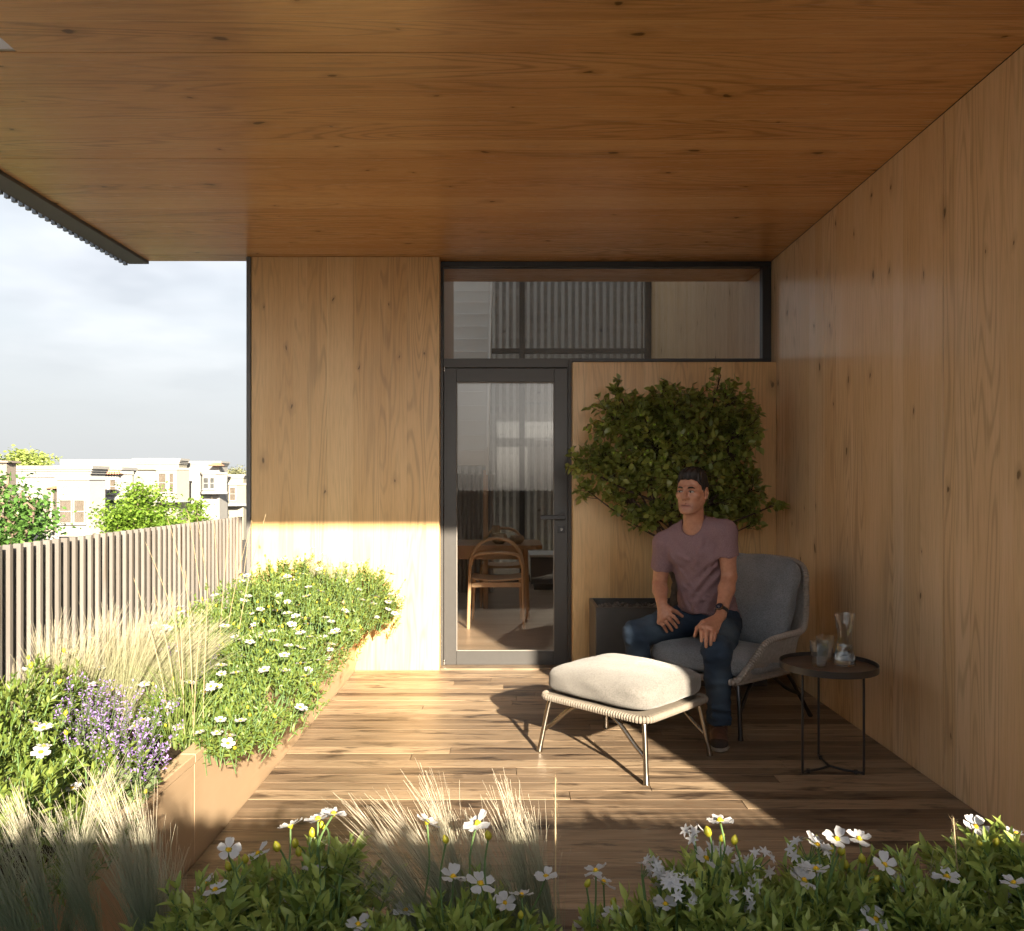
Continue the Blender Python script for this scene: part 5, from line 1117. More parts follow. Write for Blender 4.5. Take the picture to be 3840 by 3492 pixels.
    # ---- wrist watch
    ax = nrm(WL-EL); wc = WL-ax*0.030; rf = nrm(A3(-0.55, -0.75, 0.35)-ax*np.dot(A3(-0.55, -0.75, 0.35), ax)); bn = np.cross(ax, rf)
    w_ = empty('wrist_watch', (0, 0, 0), 0, man); w_.matrix_parent_inverse = Matrix.Translation(-man.location)
    m = MB(); nseg = 40; vv = []; ff = []
    for i in range(nseg):
        a = 2*math.pi*i/nseg; rdir = rf*math.cos(a)+bn*math.sin(a)
        for (dr, dx_) in ((0.0315, -0.010), (0.0345, -0.010), (0.0345, 0.010), (0.0315, 0.010)): vv.append(wc+rdir*dr+ax*dx_)
    for i in range(nseg):
        j = (i+1) % nseg
        for k in range(4): ff.append((i*4+k, i*4+(k+1) % 4, j*4+(k+1) % 4, j*4+k))
    m.add(vv, ff); m.build('strap', m_plain('watch_strap', (0.02, 0.02, 0.024), 0.6), w_, True)
    Mw = Matrix(((ax[0], bn[0], rf[0], 0), (ax[1], bn[1], rf[1], 0), (ax[2], bn[2], rf[2], 0), (0, 0, 0, 1))); Mw.translation = Vector(wc+rf*0.033)
    o = MB().lathe([(0.001, 0), (0.0205, 0), (0.0215, 0.004), (0.0205, 0.009), (0.0178, 0.010), (0.0175, 0.0075), (0.001, 0.0075)], 32).build('case', M_STEEL, w_, True); o.matrix_local = Mw
    o = MB().lathe([(0.001, 0.0078), (0.0172, 0.0078), (0.0172, 0.0082), (0.001, 0.0082)], 32).build('dial', m_plain('dial_blue', (0.012, 0.018, 0.04), 0.25), w_); o.matrix_local = Mw
    hd = MB().box(-0.0008, 0.0008, 0, 0.012, 0.0083, 0.0087); hd.box(0, 0.009, -0.0008, 0.0008, 0.0088, 0.0092); o = hd.build('hands', m_plain('watch_hands', (0.6, 0.6, 0.6), 0.3), w_); o.matrix_local = Mw
person()
# ================================================================ planting
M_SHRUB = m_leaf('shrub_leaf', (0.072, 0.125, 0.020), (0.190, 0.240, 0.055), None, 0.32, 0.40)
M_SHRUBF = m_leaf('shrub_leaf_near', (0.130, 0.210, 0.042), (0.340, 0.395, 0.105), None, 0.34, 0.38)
M_STEM = m_plain('green_stem', (0.10, 0.17, 0.06), 0.6, 0.3, 0, 0.15, 40)
def m_petal(name, c):
    t = NT(name); a = t.n('ShaderNodeTexCoord'); n = t.noise(a.outputs['Object'], 160, 3, 0.6); col = t.mix(n, tuple(x*0.80 for x in c), c)
    b = t.bsdf(col, 0.6, 0.3); tl = t.n('ShaderNodeBsdfTranslucent'); t.l(col, tl.inputs[0]); mx = t.n('ShaderNodeMixShader'); mx.inputs[0].default_value = 0.3
    t.l(t.bump(n, 0.35, 0.003), b.inputs['Normal']); t.l(b.outputs[0], mx.inputs[1]); t.l(tl.outputs[0], mx.inputs[2]); t.l(mx.outputs[0], t.out.inputs[0]); return t.m
M_PETAL = m_petal('white_petal', (0.60, 0.60, 0.62)); M_CENTRE = m_plain('flower_yellow', (0.72, 0.42, 0.02), 0.7, 0.3, 0, 0.25, 300, 0.5)
def m_bud():
    t = NT('flower_bud'); a = t.n('ShaderNodeTexCoord'); n = t.noise(a.outputs['Object'], 120, 3); c = t.mix(t.ramp(n, (0.42, 0.0), (0.62, 1.0)), (0.26, 0.34, 0.03), (0.40, 0.24, 0.01)); return t.done(t.bsdf(c, 0.45, 0.4))
M_BUD = m_bud(); M_LILAC = m_leaf('lavender_bloom', (0.20, 0.115, 0.36), (0.34, 0.23, 0.52), None, 0.2, 0.6); M_SAGE = m_leaf('lavender_leaf', (0.07, 0.11, 0.04), (0.14, 0.18, 0.08), None, 0.2, 0.6)
M_FEATHER = m_leaf('feather_grass', (0.115, 0.165, 0.10), (0.19, 0.235, 0.155), (0.50, 0.44, 0.35), 0.35, 0.6); M_FEATHERL = m_leaf('feather_grass_sunlit', (0.24, 0.25, 0.14), (0.33, 0.33, 0.20), (0.45, 0.40, 0.30), 0.35, 0.6); M_REED = m_leaf('reed_grass', (0.40, 0.31, 0.18), (0.56, 0.45, 0.28), None, 0.2, 0.7); M_REEDG = m_leaf('reed_blade', (0.09, 0.14, 0.03), (0.17, 0.22, 0.06), None, 0.3, 0.5)  # sunlit copy is paler: sunshine is put into its colour
# --- shared flower pieces
def petal_mesh(seed, L_=1.0):
    rng = np.random.default_rng(seed); nu, nv = 6, 7; V = []
    for i in range(nu):
        t = i/(nu-1); w = 0.46*math.sin(math.pi*min(1, 0.10+0.80*t))**0.75*(0.25+0.95*t) if t < 1 else 0.36
        for j in range(nv):
            s_ = 2*j/(nv-1)-1; r_ = t*(1-0.10*s_*s_*t+0.03*rng.normal()*t); V.append((w*s_, 0.06+r_*0.94, 0.16*t*t-0.10*t+0.07*s_*s_*t+0.035*rng.normal()*t+0.03*math.sin(s_*9+seed)*t))
    I = np.arange(nu*nv).reshape(nu, nv); F = np.stack([I[:-1, :-1], I[1:, :-1], I[1:, 1:], I[:-1, 1:]], -1).reshape(-1, 4)
    me = np_mesh('petal', np.array(V)*L_, F); me.materials.append(M_PETAL); me.polygons.foreach_set('use_smooth', np.ones(len(me.polygons), dtype=bool)); return me
PETALS = [petal_mesh(k) for k in range(4)]
def dome_mesh(name, mat, prof, n=10):
    me = MB().lathe(prof, n).mesh(name); me.materials.append(mat); me.polygons.foreach_set('use_smooth', np.ones(len(me.polygons), dtype=bool)); return me
CENTRE = dome_mesh('flower_centre', M_CENTRE, [(0.001, 0.20), (0.10, 0.18), (0.17, 0.10), (0.17, 0.0), (0.001, -0.02)][::-1], 12)
CALYX = dome_mesh('calyx', M_BUD, [(0.001, -0.28), (0.07, -0.22), (0.22, -0.06), (0.30, 0.02), (0.20, 0.03), (0.001, 0.0)], 6)
BUD = dome_mesh('bud', M_BUD, [(0.001, 0.0), (0.22, 0.10), (0.36, 0.38), (0.33, 0.68), (0.14, 0.95), (0.001, 1.08)], 7)
def single_flower_mesh():
    V = []; F = []; mi = []; b = 0
    for k in range(5):
        me = PETALS[k % 4]; co = np.array([v.co[:] for v in me.vertices]); a = 2*math.pi*k/5; c, s_ = math.cos(a), math.sin(a)
        V.append(np.stack([co[:, 0]*c-co[:, 1]*s_, co[:, 0]*s_+co[:, 1]*c, co[:, 2]], -1)); F += [tuple(i+b for i in p.vertices) for p in me.polygons]; mi += [0]*len(me.polygons); b += len(co)
    for me, ix in ((CENTRE, 1), (CALYX, 2)):
        co = np.array([v.co[:] for v in me.vertices]); V.append(co); F += [tuple(i+b for i in p.vertices) for p in me.polygons]; mi += [ix]*len(me.polygons); b += len(co)
    me = bpy.data.meshes.new('flower'); me.from_pydata([tuple(v) for v in np.concatenate(V)], [], F)
    for m in (M_PETAL, M_CENTRE, M_BUD): me.materials.append(m)
    me.polygons.foreach_set('material_index', mi); me.polygons.foreach_set('use_smooth', np.ones(len(me.polygons), dtype=bool)); return me
FLOWER = single_flower_mesh()
def axis_mat(p, d, roll, s_):
    d = Vector(d).normalized(); q = d.to_track_quat('Z', 'Y').to_matrix().to_4x4(); return Matrix.Translation(p) @ q @ Matrix.Rotation(roll, 4, 'Z') @ Matrix.Scale(s_, 4)
def add_flower(par, p, d, size, rng, parts):
    if not parts: return link('flower', FLOWER, None, par, axis_mat(p, d, rng.uniform(0, 6.28), size))
    f = empty('flower', (0, 0, 0), 0, par); f.matrix_local = axis_mat(p, d, rng.uniform(0, 6.28), size)
    for k in range(5):
        M = Matrix.Rotation(2*math.pi*k/5+rng.normal(0, 0.10), 4, 'Z') @ Matrix.Rotation(rng.normal(0.05, 0.16), 4, 'X') @ Matrix.Scale(rng.uniform(0.9, 1.08), 4); link('petal', PETALS[int(rng.integers(4))], None, f, M)
    link('flower_centre', CENTRE, None, f, Matrix.Identity(4)); link('calyx', CALYX, None, f, Matrix.Identity(4)); return f
LEAF_V, LEAF_F = leaf_card(1.0, 0.36, 0.35, 3, 0.14); LEAFN_V, LEAFN_F = leaf_card(1.0, 0.36, 0.42, 5, 0.20)
def sprig_leaves(rng, tips, dirs, length, npair, leafL):
    """opposite leaf pairs up each sprig; returns loc, dir, size arrays and stem polylines"""
    loc = []; dr = []; sz = []; stems = []
    for p, d in zip(tips, dirs):
        d = d/np.linalg.norm(d); L_ = length*rng.uniform(0.55, 1.6); side = np.cross(d, rng.normal(0, 1, 3)); side /= np.linalg.norm(side); oth = np.cross(d, side); bend = rng.normal(0, 0.12, 3)
        a0 = p-d*L_; stems.append((a0, p-d*L_*0.5+bend*L_*0.2, p))
        for k in range(npair):
            t = (k+0.3)/npair; q = a0+d*L_*t+bend*L_*0.8*t*(1-t); sd = (side if k % 2 else oth); o_ = 0.9-0.55*t
            for sg in (-1, 1):
                loc.append(q); dr.append(d*(0.45+0.5*t)+sd*sg*o_+np.array([0, 0, 0.10])); sz.append(leafL*rng.uniform(0.75, 1.15)*(1.05-0.45*t))
    return np.array(loc), np.array(dr), np.array(sz), stems
def shrub(label, mound, nsprig, nflower, nbud, seed, near=False, group='flowering shrubs in the planters', leafL=0.034, fsize=0.0235, clip=None, fpx=None, bpx=None):
    """mound: list of ellipsoids (cx,cy,cz,rx,ry,rz) in world; sprigs grow out of their upper surface"""
    rng = np.random.default_rng(seed); m0 = mound[0]; t = empty('flowering_shrub', (m0[0], m0[1], PH-0.03)); tag(t, label, 'shrub', group); O = np.array(t.location)
    wts = np.array([m[3]*m[4]+m[5]*(m[3]+m[4]) for m in mound]); wts /= wts.sum(); tips = []; dirs = []
    C = np.array([m[:3] for m in mound]); Rr = np.array([m[3:] for m in mound]); tries = 0
    while len(tips) < nsprig and tries < nsprig*40:
        tries += 1; i = rng.choice(len(mound), p=wts); u = rng.normal(0, 1, 3); u[2] = abs(u[2])*rng.choice([1, 1, 1, -0.35]); u /= np.linalg.norm(u); p = C[i]+u*Rr[i]*rng.choice([rng.uniform(0.78, 1.05), rng.uniform(1.0, 1.22)], p=[0.78, 0.22])
        if ((((p-C)/Rr)**2).sum(1) < 0.62).any() or p[2] < PH+0.01-0.05*(p[0] > XP-0.02) or (clip and not clip(p)): continue
        n = u/Rr[i]; n /= np.linalg.norm(n); tips.append(p-O); dirs.append(n*0.75+np.array([0, 0, 0.55])+rng.normal(0, 0.25, 3))
    tips = np.array(tips); dirs = np.array(dirs)
    loc, dr, sz, stems = sprig_leaves(rng, tips, dirs, 0.11 if near else 0.085, 7 if near else 6, leafL)
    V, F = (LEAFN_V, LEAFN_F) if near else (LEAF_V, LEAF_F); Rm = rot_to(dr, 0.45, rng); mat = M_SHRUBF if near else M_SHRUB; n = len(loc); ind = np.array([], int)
    if near:
        vis = loc[:, 2]*1.0+sz*6-0.15*np.abs(loc[:, 1]); ind = np.argsort(-vis)[:300]
        me = [np_mesh('leaf', V*np.array([wx, 1, cz]), F, np.full(len(V), rv)) for wx, cz, rv in ((1, 1, 0.3), (1.15, 1.4, 0.75), (0.88, 0.6, 0.1))]
        for m in me: m.materials.append(mat); m.polygons.foreach_set('use_smooth', np.ones(len(m.polygons), dtype=bool))
        for i in ind:
            M = Matrix.Identity(4)
            for a in range(3):
                for b in range(3): M[a][b] = Rm[i][a][b]*sz[i]
                M[a][3] = loc[i][a]
            link('leaf', me[i % 3], None, t, M)
    rest = np.setdiff1d(np.arange(n), ind); o = link('foliage', scatter_mesh('foliage', V, F, Rm[rest], loc[rest], sz[rest], rng), mat, t, None, True); o['kind'] = 'stuff'
    sm = MB()
    for a, b, c in stems: sm.tube([a-np.array([0, 0, 0.03]), b, c], [0.0022, 0.0018, 0.0012], 4, False, False)
    for m in mound:
        for k in range(7):
            a = rng.uniform(0, 6.28); q = rng.uniform(0.2, 0.75); sm.tube([(m[0]-O[0]+0.04*math.cos(a), m[1]-O[1]+0.04*math.sin(a), PH-0.05-O[2]), (m[0]-O[0]+m[3]*q*0.6*math.cos(a), m[1]-O[1]+m[4]*q*0.6*math.sin(a), (m[2]-O[2])*0.6+0.02), (m[0]-O[0]+m[3]*q*math.cos(a), m[1]-O[1]+m[4]*q*math.sin(a), m[2]-O[2]+m[5]*0.75*math.sqrt(1-q*q))], [0.006, 0.004, 0.002], 5, False, False)
    o = sm.build('stems', M_STEM, t); o['kind'] = 'stuff'
    ids = rng.permutation(len(tips)); stalks = MB()
    for lst, isf in ((fpx or [], True), (bpx or [], False)):
        for (x_, y_) in lst:          # blooms held clear of the leaves on their own stalks
            e = np.array(at(x_, y_, m0[1]+rng.uniform(-0.05, 0.10)))-O; j = np.argmin(np.linalg.norm((tips-e)*np.array([1, 1, 0.5])+np.array([0, 0, 0.02]), axis=1)); a0 = tips[j]*0.5+e*0.5-np.array([0, 0, 0.07]) if np.linalg.norm(tips[j]-e) > 0.13 else tips[j]-dirs[j]*0.02
            stalks.tube(spline([Vector(a0), Vector(a0*0.45+e*0.55+rng.normal(0, 0.006, 3)), Vector(e)], 4), 0.0017, 5, False, False)
            if isf: add_flower(t, e, np.array([rng.normal(0, 0.28), -0.16+rng.normal(0, 0.28), 0.95]), fsize*rng.uniform(0.88, 1.15), rng, near)
            else: link('bud', BUD, None, t, axis_mat(e-np.array([0, 0, 0.01]), np.array([rng.normal(0, 0.25), -0.1, 1.0]), rng.uniform(0, 6), 0.0185*rng.uniform(0.8, 1.15)))
    for k, i in enumerate(ids[:nflower+nbud]):
        fl = k < nflower; d = dirs[i]/np.linalg.norm(dirs[i])+np.array([0, -0.12, 0.75]); d /= np.linalg.norm(d); h = rng.uniform(0.03, 0.075)*(1.0 if near else 0.7); e = tips[i]+d*h
        stalks.tube([tips[i]-d*0.01, tips[i]+d*h*0.5+rng.normal(0, 0.004, 3), e], [0.0016, 0.0014, 0.0012], 5, False, False)
        if fl: add_flower(t, e, d*0.6+np.array([rng.normal(0, 0.25), -0.12+rng.normal(0, 0.3), 0.9]), fsize*rng.uniform(0.85, 1.15), rng, near)
        else: link('bud', BUD, None, t, axis_mat(e, d+rng.normal(0, 0.2, 3), rng.uniform(0, 6), (0.022 if near else 0.018)*rng.uniform(0.8, 1.15)))
    stalks.build('flower_stalks', M_STEM, t)['kind'] = 'stuff'
    return t
# left planter shrubs, back to front
def inbed(p): return p[0] > XL+0.03 and p[1] < YW-0.03
shrub('tallest flowering shrub at the far end of the long planter against the timber wall', [(-1.50, 5.42, 0.52, 0.38, 0.34, 0.32), (-1.12, 5.48, 0.56, 0.32, 0.28, 0.24), (-1.22, 5.05, 0.52, 0.34, 0.36, 0.26), (-0.95, 5.50, 0.46, 0.17, 0.22, 0.18)], 1050, 95, 55, 21, clip=inbed)
shrub('wide flowering shrub halfway along the long planter', [(-1.45, 4.62, 0.52, 0.42, 0.42, 0.28), (-1.12, 4.45, 0.47, 0.26, 0.42, 0.22), (-1.58, 4.10, 0.48, 0.28, 0.36, 0.24)], 950, 85, 45, 22, clip=inbed)
shrub('low flowering shrub spilling over the planter cap towards the deck', [(-1.18, 3.82, 0.45, 0.28, 0.42, 0.20), (-1.08, 3.42, 0.41, 0.24, 0.30, 0.15), (-1.10, 3.10, 0.39, 0.19, 0.22, 0.12), (-1.34, 3.32, 0.42, 0.18, 0.34, 0.15)], 900, 60, 22, 23, clip=inbed)
shrub('large leaved flowering shrub at the left picture edge', [(-1.70, 2.75, 0.46, 0.22, 0.34, 0.24), (-1.58, 2.35, 0.44, 0.28, 0.30, 0.20), (-1.76, 3.20, 0.44, 0.16, 0.24, 0.20)], 560, 34, 18, 24, leafL=0.042, fsize=0.0235, clip=inbed)
shrub('dark low shrub at the front end of the long planter under the feather grass', [(-1.36, 1.95, 0.44, 0.34, 0.36, 0.18), (-1.30, 2.45, 0.42, 0.18, 0.24, 0.12)], 330, 8, 8, 25, leafL=0.042, fsize=0.0235, clip=inbed)
# foreground shrubs
G_F = 'foreground flowering shrubs'
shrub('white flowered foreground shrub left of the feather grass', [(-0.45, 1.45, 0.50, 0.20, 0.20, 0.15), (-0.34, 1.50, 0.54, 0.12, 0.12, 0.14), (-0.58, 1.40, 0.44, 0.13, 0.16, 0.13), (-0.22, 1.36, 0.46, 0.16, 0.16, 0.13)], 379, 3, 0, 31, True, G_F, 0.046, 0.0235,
      fpx=[(450, 1673), (572, 1626), (626, 1612), (657, 1602), (508, 1680), (405, 1740), (424, 1752), (616, 1710), (582, 1778), (657, 1785), (705, 1820)], bpx=[(548, 1666), (582, 1660), (590, 1676), (616, 1639), (484, 1690), (454, 1704), (636, 1622), (690, 1760), (470, 1775), (605, 1800)])
shrub('foreground shrub growing among the feather grass plumes', [(-0.08, 1.42, 0.47, 0.18, 0.18, 0.14), (0.02, 1.36, 0.40, 0.14, 0.14, 0.10)], 229, 3, 0, 32, True, G_F, 0.046, 0.0235,
      fpx=[(841, 1618), (940, 1620), (799, 1792), (994, 1778), (1027, 1762), (1075, 1725)], bpx=[(963, 1643), (978, 1805), (1025, 1798), (880, 1650)])
shrub('foreground shrub with tall bud stalks right of the deck gap', [(0.37, 1.46, 0.50, 0.14, 0.16, 0.16), (0.27, 1.42, 0.47, 0.14, 0.15, 0.12), (0.17, 1.44, 0.45, 0.10, 0.13, 0.11), (0.46, 1.38, 0.48, 0.12, 0.14, 0.15)], 368, 3, 0, 33, True, G_F, 0.046, 0.0235,
      fpx=[(1173, 1714), (1188, 1736), (1206, 1800), (1153, 1822), (1310, 1780), (1417, 1615), (1391, 1690), (1368, 1801)], bpx=[(1153, 1736), (1206, 1774), (1396, 1637), (1417, 1646), (1445, 1653), (1372, 1716)])
shrub('broad foreground shrub below the side table', [(0.62, 1.45, 0.50, 0.16, 0.18, 0.15), (0.74, 1.42, 0.51, 0.15, 0.16, 0.15), (0.56, 1.36, 0.46, 0.14, 0.16, 0.13)], 379, 3, 0, 34, True, G_F, 0.047, 0.0240,
      fpx=[(1647, 1651), (1691, 1651), (1609, 1664), (1742, 1702), (1780, 1742), (1836, 1784)], bpx=[(1633, 1674), (1654, 1674), (1698, 1690), (1663, 1702), (1721, 1726), (1797, 1784)])
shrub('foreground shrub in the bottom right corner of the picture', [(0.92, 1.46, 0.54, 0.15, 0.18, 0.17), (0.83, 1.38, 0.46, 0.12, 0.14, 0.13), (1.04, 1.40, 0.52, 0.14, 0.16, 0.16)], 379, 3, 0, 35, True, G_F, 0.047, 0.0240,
      fpx=[(1921, 1627), (2000, 1641), (1925, 1798), (1864, 1726), (1961, 1767), (1885, 1831)], bpx=[(1927, 1657), (1958, 1655), (1905, 1700)])
# --- grasses
def ribbon(paths, w0, w1, rnd, tipw=True):
    """paths (m,k,3) -> thin ribbons"""
    m, k, _ = paths.shape; tng = np.gradient(paths, axis=1); sd = np.cross(tng, np.random.default_rng(1).normal(0, 1, (m, 1, 3))+np.array([0, -1.5, 0])); sd /= np.maximum(np.linalg.norm(sd, axis=-1, keepdims=True), 1e-6)
    w = (w0+(w1-w0)*np.linspace(0, 1, k))[None, :, None]; V = np.stack([paths-sd*w, paths+sd*w], 2).reshape(-1, 3)
    b = (np.arange(m)*k*2)[:, None]; i = np.arange(k-1)[None]*2; F = np.stack([b+i, b+i+1, b+i+3, b+i+2], -1).reshape(-1, 4)
    return V, F, np.repeat(rnd, k*2), np.tile(np.repeat(np.linspace(0, 1, k), 2), m)
def feather(label, Y, z0, plumes, seed, hairs=170, group='feather grass clumps', mat=None):
    """plumes: (tip_x, tip_y, base_x, spread) as seen in the photograph at depth Y; each plume is a bundle of fine hairs that flares and nods"""
    rng = np.random.default_rng(seed); s_ = FPX/Y; bx = float(np.mean([(p[2]-1008)/s_ for p in plumes])); t = empty('feather_grass', (bx, Y, z0)); tag(t, label, 'grass', group); k = 9; u = np.linspace(0, 1, k); P_ = []; rn = []
    for (tx, ty, px, spd) in plumes:
        tip = at(tx, ty, Y); h = tip.z-z0; b0 = (px-1008)/s_-bx; ln = tip.x-(px-1008)/s_; n = int(hairs*1.35); dy_ = rng.normal(0, 0.03)
        low = rng.random(n) < 0.38; a0 = np.where(low, 0.0, rng.uniform(0.12, 0.55, n)); a1 = np.minimum(np.where(low, rng.uniform(0.45, 0.85, n), a0+rng.uniform(0.38, 0.62, n)), rng.uniform(0.90, 1.04, n))
        hu_ = a0[:, None]+(a1-a0)[:, None]*u[None]; run = hu_-a0[:, None]
        st = rng.normal(0, 0.006, (n, 2)); ang = rng.normal(0, 1, (n, 2))*spd*1.15; bend = rng.normal(0.35, 0.5, n)*0.10*np.sign(ln if abs(ln) > 0.01 else 1)
        x = b0+st[:, :1]+ln*(0.62*hu_+0.38*hu_**2)+ang[:, :1]*run+bend[:, None]*run**2+0.004*np.sin(hu_*9+rng.uniform(0, 6, (n, 1)))
        y = dy_+st[:, 1:]+ang[:, 1:]*run+rng.normal(0, 0.05, (n, 1))*run**2
        z = h*(hu_-0.10*run**2.5); P_.append(np.stack([x, y, z], -1)); rn.append(rng.random(n))
    P_ = np.concatenate(P_); rn = np.concatenate(rn); V, F, r, tp = ribbon(P_, 0.00056*(0.6+0.27*Y), 0.00022*(0.6+0.27*Y), rn)
    tp = np.clip((V[:, 2])/(P_[..., 2].max()), 0, 1)
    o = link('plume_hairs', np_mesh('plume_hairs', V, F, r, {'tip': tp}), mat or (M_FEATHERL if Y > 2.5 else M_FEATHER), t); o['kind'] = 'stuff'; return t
bz = PH-0.03
G1, G2 = 'feather grass clumps in the long planter', 'feather grass clumps in the foreground'
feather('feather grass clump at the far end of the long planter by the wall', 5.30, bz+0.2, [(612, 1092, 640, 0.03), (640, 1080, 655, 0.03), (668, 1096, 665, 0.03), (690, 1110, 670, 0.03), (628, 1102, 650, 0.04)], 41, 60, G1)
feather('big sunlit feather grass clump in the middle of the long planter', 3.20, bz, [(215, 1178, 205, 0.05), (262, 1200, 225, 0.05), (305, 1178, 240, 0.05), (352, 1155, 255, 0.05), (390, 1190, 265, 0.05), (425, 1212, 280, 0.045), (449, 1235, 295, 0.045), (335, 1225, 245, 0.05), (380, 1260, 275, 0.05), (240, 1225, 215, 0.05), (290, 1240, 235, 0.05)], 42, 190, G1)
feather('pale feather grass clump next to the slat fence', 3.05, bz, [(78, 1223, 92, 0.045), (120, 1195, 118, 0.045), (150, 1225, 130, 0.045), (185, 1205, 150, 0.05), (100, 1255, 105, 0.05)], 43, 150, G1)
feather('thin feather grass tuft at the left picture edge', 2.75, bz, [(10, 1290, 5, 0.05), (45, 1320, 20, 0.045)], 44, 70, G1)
feather('feather grass clump in the bottom left corner', 1.56, bz, [(20, 1521, 130, 0.030), (-40, 1590, 60, 0.035), (105, 1568, 215, 0.026), (190, 1500, 90, 0.026), (-10, 1680, 120, 0.04)], 45, 150, G2)
feather('tall feather grass clump in front of the tan planter panel', 1.50, bz, [(203, 1494, 320, 0.028), (240, 1540, 310, 0.028), (290, 1610, 315, 0.032)], 46, 160, G2)
feather('short feather grass tuft right of the tan planter panel', 1.52, bz, [(335, 1639, 345, 0.03), (318, 1690, 340, 0.03)], 47, 70, G2)
feather('foreground feather grass leaning left over the deck', 1.50, bz, [(685, 1554, 930, 0.030), (757, 1561, 960, 0.028), (700, 1680, 930, 0.04)], 48, 160, G2)
feather('tallest upright feather grass plume in the foreground', 1.52, bz, [(840, 1514, 945, 0.026), (922, 1576, 1000, 0.024), (850, 1680, 980, 0.04)], 49, 160, G2)
feather('right hand feather grass plume of the foreground group', 1.54, bz, [(987, 1514, 1060, 0.025), (1035, 1572, 1098, 0.028), (990, 1680, 1070, 0.035)], 50, 160, G2)
feather('dark thin grass tuft between the right foreground shrubs', 1.50, bz, [(1822, 1655, 1800, 0.045)], 51, 110, G2)
def reed(label, base, stalks, seed, group='tall reed grass stalks', blades=30):
    """stalks: (dx, dy, height, lean_x)"""
    rng = np.random.default_rng(seed); t = empty('reed_grass', base); tag(t, label, 'grass', group)
    V, F = leaf_card(1.0, 0.42, 0.3, 1, 0.0); first = True
    for (dx_, dy_, h, lx) in stalks:
        pts = [Vector((dx_+lx*u**1.6, dy_, h*u)) for u in np.linspace(0, 1, 9)]; o = MB().tube(pts, [0.0016]*6+[0.0013, 0.001, 0.0007], 5).build('stalk', M_REED, t, True)
        n = 130; u = rng.uniform(0.66, 1.0, n); loc = np.stack([dx_+lx*u**1.6, np.full(n, dy_), h*u], -1)+rng.normal(0, 0.0035, (n, 3))*(1.15-u)[:, None]*4
        d = rng.normal(0, 0.35, (n, 3)); d[:, 2] += 1.0; d[:, 0] += lx; ear = link('seed_ear', scatter_mesh('seed_ear', V, F, rot_to(d, 0.5, rng), loc, rng.uniform(0.007, 0.013, n), rng), M_REED, o); ear['kind'] = 'stuff'
    if blades:
        n = blades; u = np.linspace(0, 1, 8); h = rng.uniform(0.25, 0.5, n); a = rng.uniform(0, 6.28, n); sp = rng.uniform(0.05, 0.22, n); b0 = rng.normal(0, 0.03, (n, 2))
        P_ = np.stack([b0[:, :1]+(sp*np.cos(a))[:, None]*u**1.6, b0[:, 1:]+(sp*np.sin(a))[:, None]*u**1.6, h[:, None]*(u-0.25*u**3)], -1); V2, F2, r, tp = ribbon(P_, 0.0022, 0.0004, rng.random(n)); o = link('blades', np_mesh('blades', V2, F2, r), M_REEDG, t); o['kind'] = 'stuff'
    return t
reed('tall golden reed stalks rising from the lavender in the long planter', (-1.24, 3.02, bz), [(0, 0, 0.62, -0.06), (0.02, 0.03, 0.66, -0.03), (-0.03, 0.02, 0.60, -0.10), (0.04, -0.02, 0.52, 0.03), (-0.05, -0.01, 0.64, -0.14), (0.01, -0.03, 0.56, -0.02), (0.06, 0.02, 0.60, 0.02), (-0.02, 0.05, 0.58, -0.05)], 61, blades=60)
reed('golden reed stalks behind the big feather grass near the fence', (-1.55, 4.05, bz), [(0, 0, 0.86, -0.10), (0.05, 0.02, 0.80, 0.06), (-0.06, 0.04, 0.82, -0.16), (0.08, 0, 0.78, 0.14), (-0.10, -0.03, 0.70, -0.2), (0.12, 0.06, 0.84, 0.16)], 62, blades=26)
reed('slim reed stalks beside the tallest shrub at the fence', (-1.74, 4.75, bz), [(0, 0, 0.92, -0.05), (0.06, 0.05, 0.84, 0.03), (-0.05, 0, 0.80, -0.09), (0.1, 0.02, 0.78, 0.08)], 63, blades=16)
reed('single pale seed stalk standing upright before the deck', (0.083, 1.52, bz), [(0, 0, 0.435, 0.000)], 64, blades=0)
reed('two thin seed stalks in the bottom right foreground', (0.86, 1.40, bz), [(-0.02, 0.08, 0.375, -0.02), (0.0, 0.02, 0.27, -0.01), (0.05, 0.0, 0.20, -0.01)], 65, blades=0)
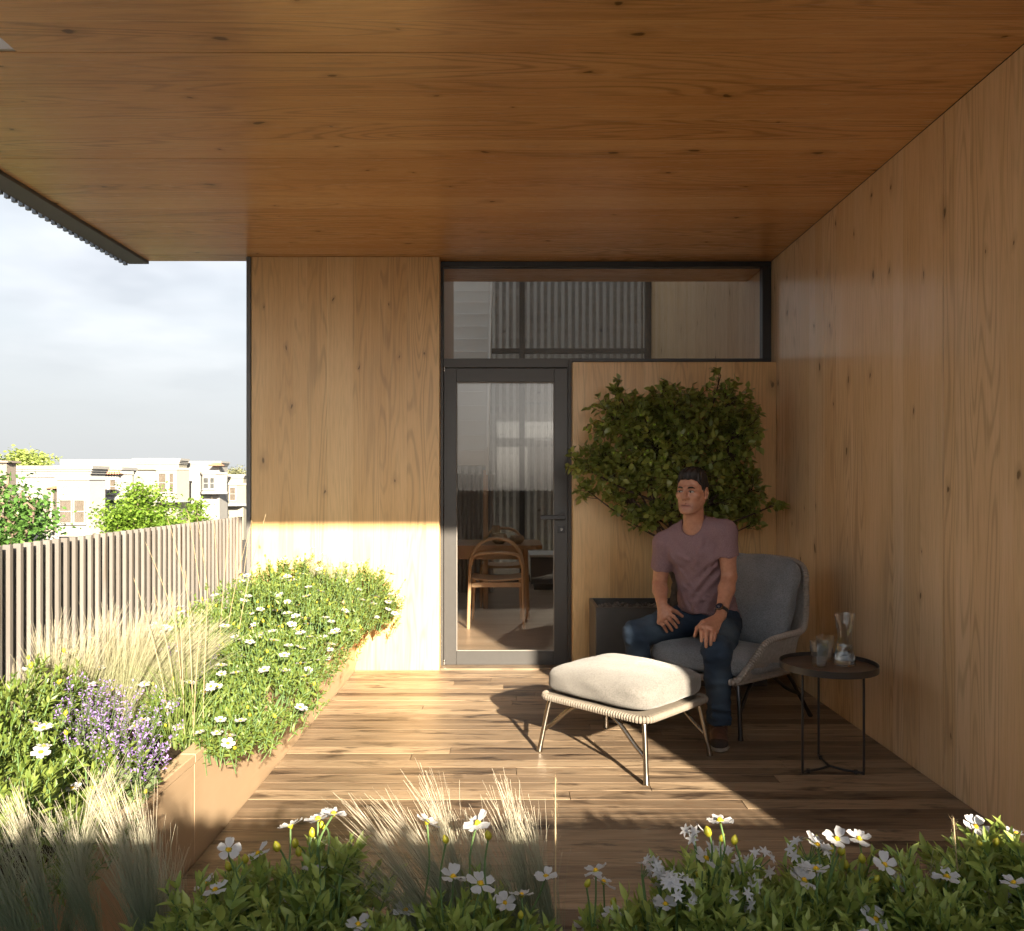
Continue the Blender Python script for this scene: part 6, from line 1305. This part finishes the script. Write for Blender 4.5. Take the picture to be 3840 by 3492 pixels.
# --- lavender
def lavender(label, base, n, h, spread, seed):
    rng = np.random.default_rng(seed); t = empty('lavender', base); tag(t, label, 'lavender', 'purple lavender clumps'); st_ = MB(); V, F = leaf_card(1.0, 0.55, 0.3, 2, 0.1); L0 = []; D0 = []; L1 = []; D1 = []
    for k in range(n):
        a = rng.uniform(0, 6.28); q = rng.uniform(0, 1)**0.7*spread; hh = h*rng.uniform(0.7, 1.1); e = np.array([math.cos(a)*q+0.05, math.sin(a)*q-0.02, hh]); b0 = np.array([math.cos(a)*q*0.3, math.sin(a)*q*0.3, 0]); m_ = b0*0.5+e*0.5+rng.normal(0, 0.012, 3)
        pts = spline([b0, m_, e], 5); st_.tube(pts, 0.0011, 4, False, False); d = nrm(e-m_)
        for j in range(34):
            u = 0.45+0.55*j/33; p = np.array(pts[min(len(pts)-1, int(u*(len(pts)-1)+0.5))])*0+ (b0+(e-b0)*u if False else np.array(pts[0].lerp(pts[-1], u))+ (np.array(m_)-np.array(pts[0].lerp(pts[-1], 0.5)))*4*u*(1-u)); s_ = nrm(np.cross(d, rng.normal(0, 1, 3)))
            if (j//3) % 2 == 0 or u > 0.9: L0.append(p+s_*0.003); D0.append(s_+d*0.6)
        for j in range(10):
            u = rng.uniform(0.0, 0.5); p = np.array(pts[0].lerp(pts[-1], u)); s_ = nrm(np.cross(d, rng.normal(0, 1, 3))); L1.append(p); D1.append(s_*0.7+d*0.8)
    o = st_.build('stems', M_SAGE, t); o['kind'] = 'stuff'
    for nm, LL, DD, s0, s1, mt in (('blossoms', L0, D0, 0.007, 0.012, M_LILAC), ('leaves', L1, D1, 0.018, 0.032, M_SAGE)):
        LL = np.array(LL); o = link(nm, scatter_mesh(nm, V, F, rot_to(np.array(DD), 0.6, rng), LL, rng.uniform(s0, s1, len(LL)), rng), mt, t); o['kind'] = 'stuff'
    return t
lavender('purple lavender clump leaning over the planter cap', (-1.33, 2.62, bz), 46, 0.29, 0.20, 71)
lavender('purple lavender clump behind, towards the fence', (-1.52, 2.84, bz), 44, 0.29, 0.18, 72)
lavender('small purple lavender at the planter edge by the deck', (-1.18, 2.48, bz), 28, 0.24, 0.15, 73)
lavender('lavender spikes half hidden beside the low spilling shrub', (-1.36, 3.30, bz), 20, 0.34, 0.12, 74)
# --- white star flower clusters
def star_plant(label, base, heads, seed):
    """heads: (dx, dy, h, radius, count)"""
    rng = np.random.default_rng(seed); t = empty('star_flower', base); tag(t, label, 'flower', 'white star flower clusters'); pv, pf = leaf_card(1.0, 0.42, 0.25, 3, 0.12)
    V = []; F = []; b = 0
    for k in range(6):
        a = 2*math.pi*k/6; c, s_ = math.cos(a), math.sin(a); q = pv.copy(); q[:, 2] += 0.25*q[:, 1]; V.append(np.stack([q[:, 0]*c-q[:, 1]*s_, q[:, 0]*s_+q[:, 1]*c, q[:, 2]], -1)); F.append(pf+b); b += len(q)
    me = np_mesh('blossom', np.concatenate(V), np.concatenate(F)); me.materials.append(M_PETAL); me.polygons.foreach_set('use_smooth', np.ones(len(me.polygons), dtype=bool))
    bl = [np.linspace(0, 1, 8)]
    for (dx_, dy_, h, r_, n) in heads:
        e = Vector((dx_, dy_, h)); MB().tube(spline([Vector((dx_*0.3, dy_*0.3, 0)), Vector((dx_*0.7, dy_*0.7, h*0.55)), e], 5), 0.0026, 6).build('flower_stalk', M_STEM, t, True); ped = MB()
        for k in range(n):
            u = nrm(rng.normal(0, 1, 3)*A3(1, 1, 0.8)+A3(0, -0.3, 0.5)); p = e+Vector(u*r_); ped.tube([e-Vector((0, 0, 0.01)), p], 0.001, 4, False, False); link('blossom', me, None, t, axis_mat(p, u+A3(0, -0.3, 0.1), rng.uniform(0, 6), 0.0145*rng.uniform(0.85, 1.15)))
        ped.build('pedicels', M_STEM, t)['kind'] = 'stuff'
    n = 16; u = np.linspace(0, 1, 8); h = rng.uniform(0.14, 0.28, n); a = rng.uniform(0, 6.28, n); sp = rng.uniform(0.04, 0.13, n)
    P_ = np.stack([(sp*np.cos(a))[:, None]*u**1.4, (sp*np.sin(a))[:, None]*u**1.4, h[:, None]*(u-0.3*u**3)], -1)
    for i in range(n):
        V2, F2, r, tp = ribbon(P_[i:i+1], 0.008, 0.0012, rng.random(1)); link('strap_leaf', np_mesh('strap_leaf', V2, F2, r), M_SHRUBF, t)
    return t
def spx(x, y, Y, b): p = at(x, y, Y); return (p.x-b[0], p.y-b[1], p.z-b[2])
b_ = (0.29, 1.44, bz); star_plant('white star flower cluster low in the foreground right of the gap', b_, [(*spx(1264, 1721, 1.5, b_), 0.018, 4), (*spx(1297, 1710, 1.5, b_), 0.026, 8), (*spx(1333, 1768, 1.42, b_), 0.038, 15)], 81)
b_ = (0.42, 1.46, bz); star_plant('white star flowers on bent stalks around the tall buds', b_, [(*spx(1365, 1645, 1.48, b_), 0.018, 4), (*spx(1410, 1668, 1.5, b_), 0.012, 2), (*spx(1441, 1700, 1.5, b_), 0.024, 7), (*spx(1495, 1700, 1.5, b_), 0.026, 7), (*spx(1480, 1735, 1.46, b_), 0.022, 5), (*spx(1449, 1770, 1.42, b_), 0.026, 7)], 82)
b_ = (0.58, 1.48, bz); star_plant('white star flower cluster beside the broad foreground shrub', b_, [(*spx(1592, 1688, 1.46, b_), 0.036, 14)], 83)
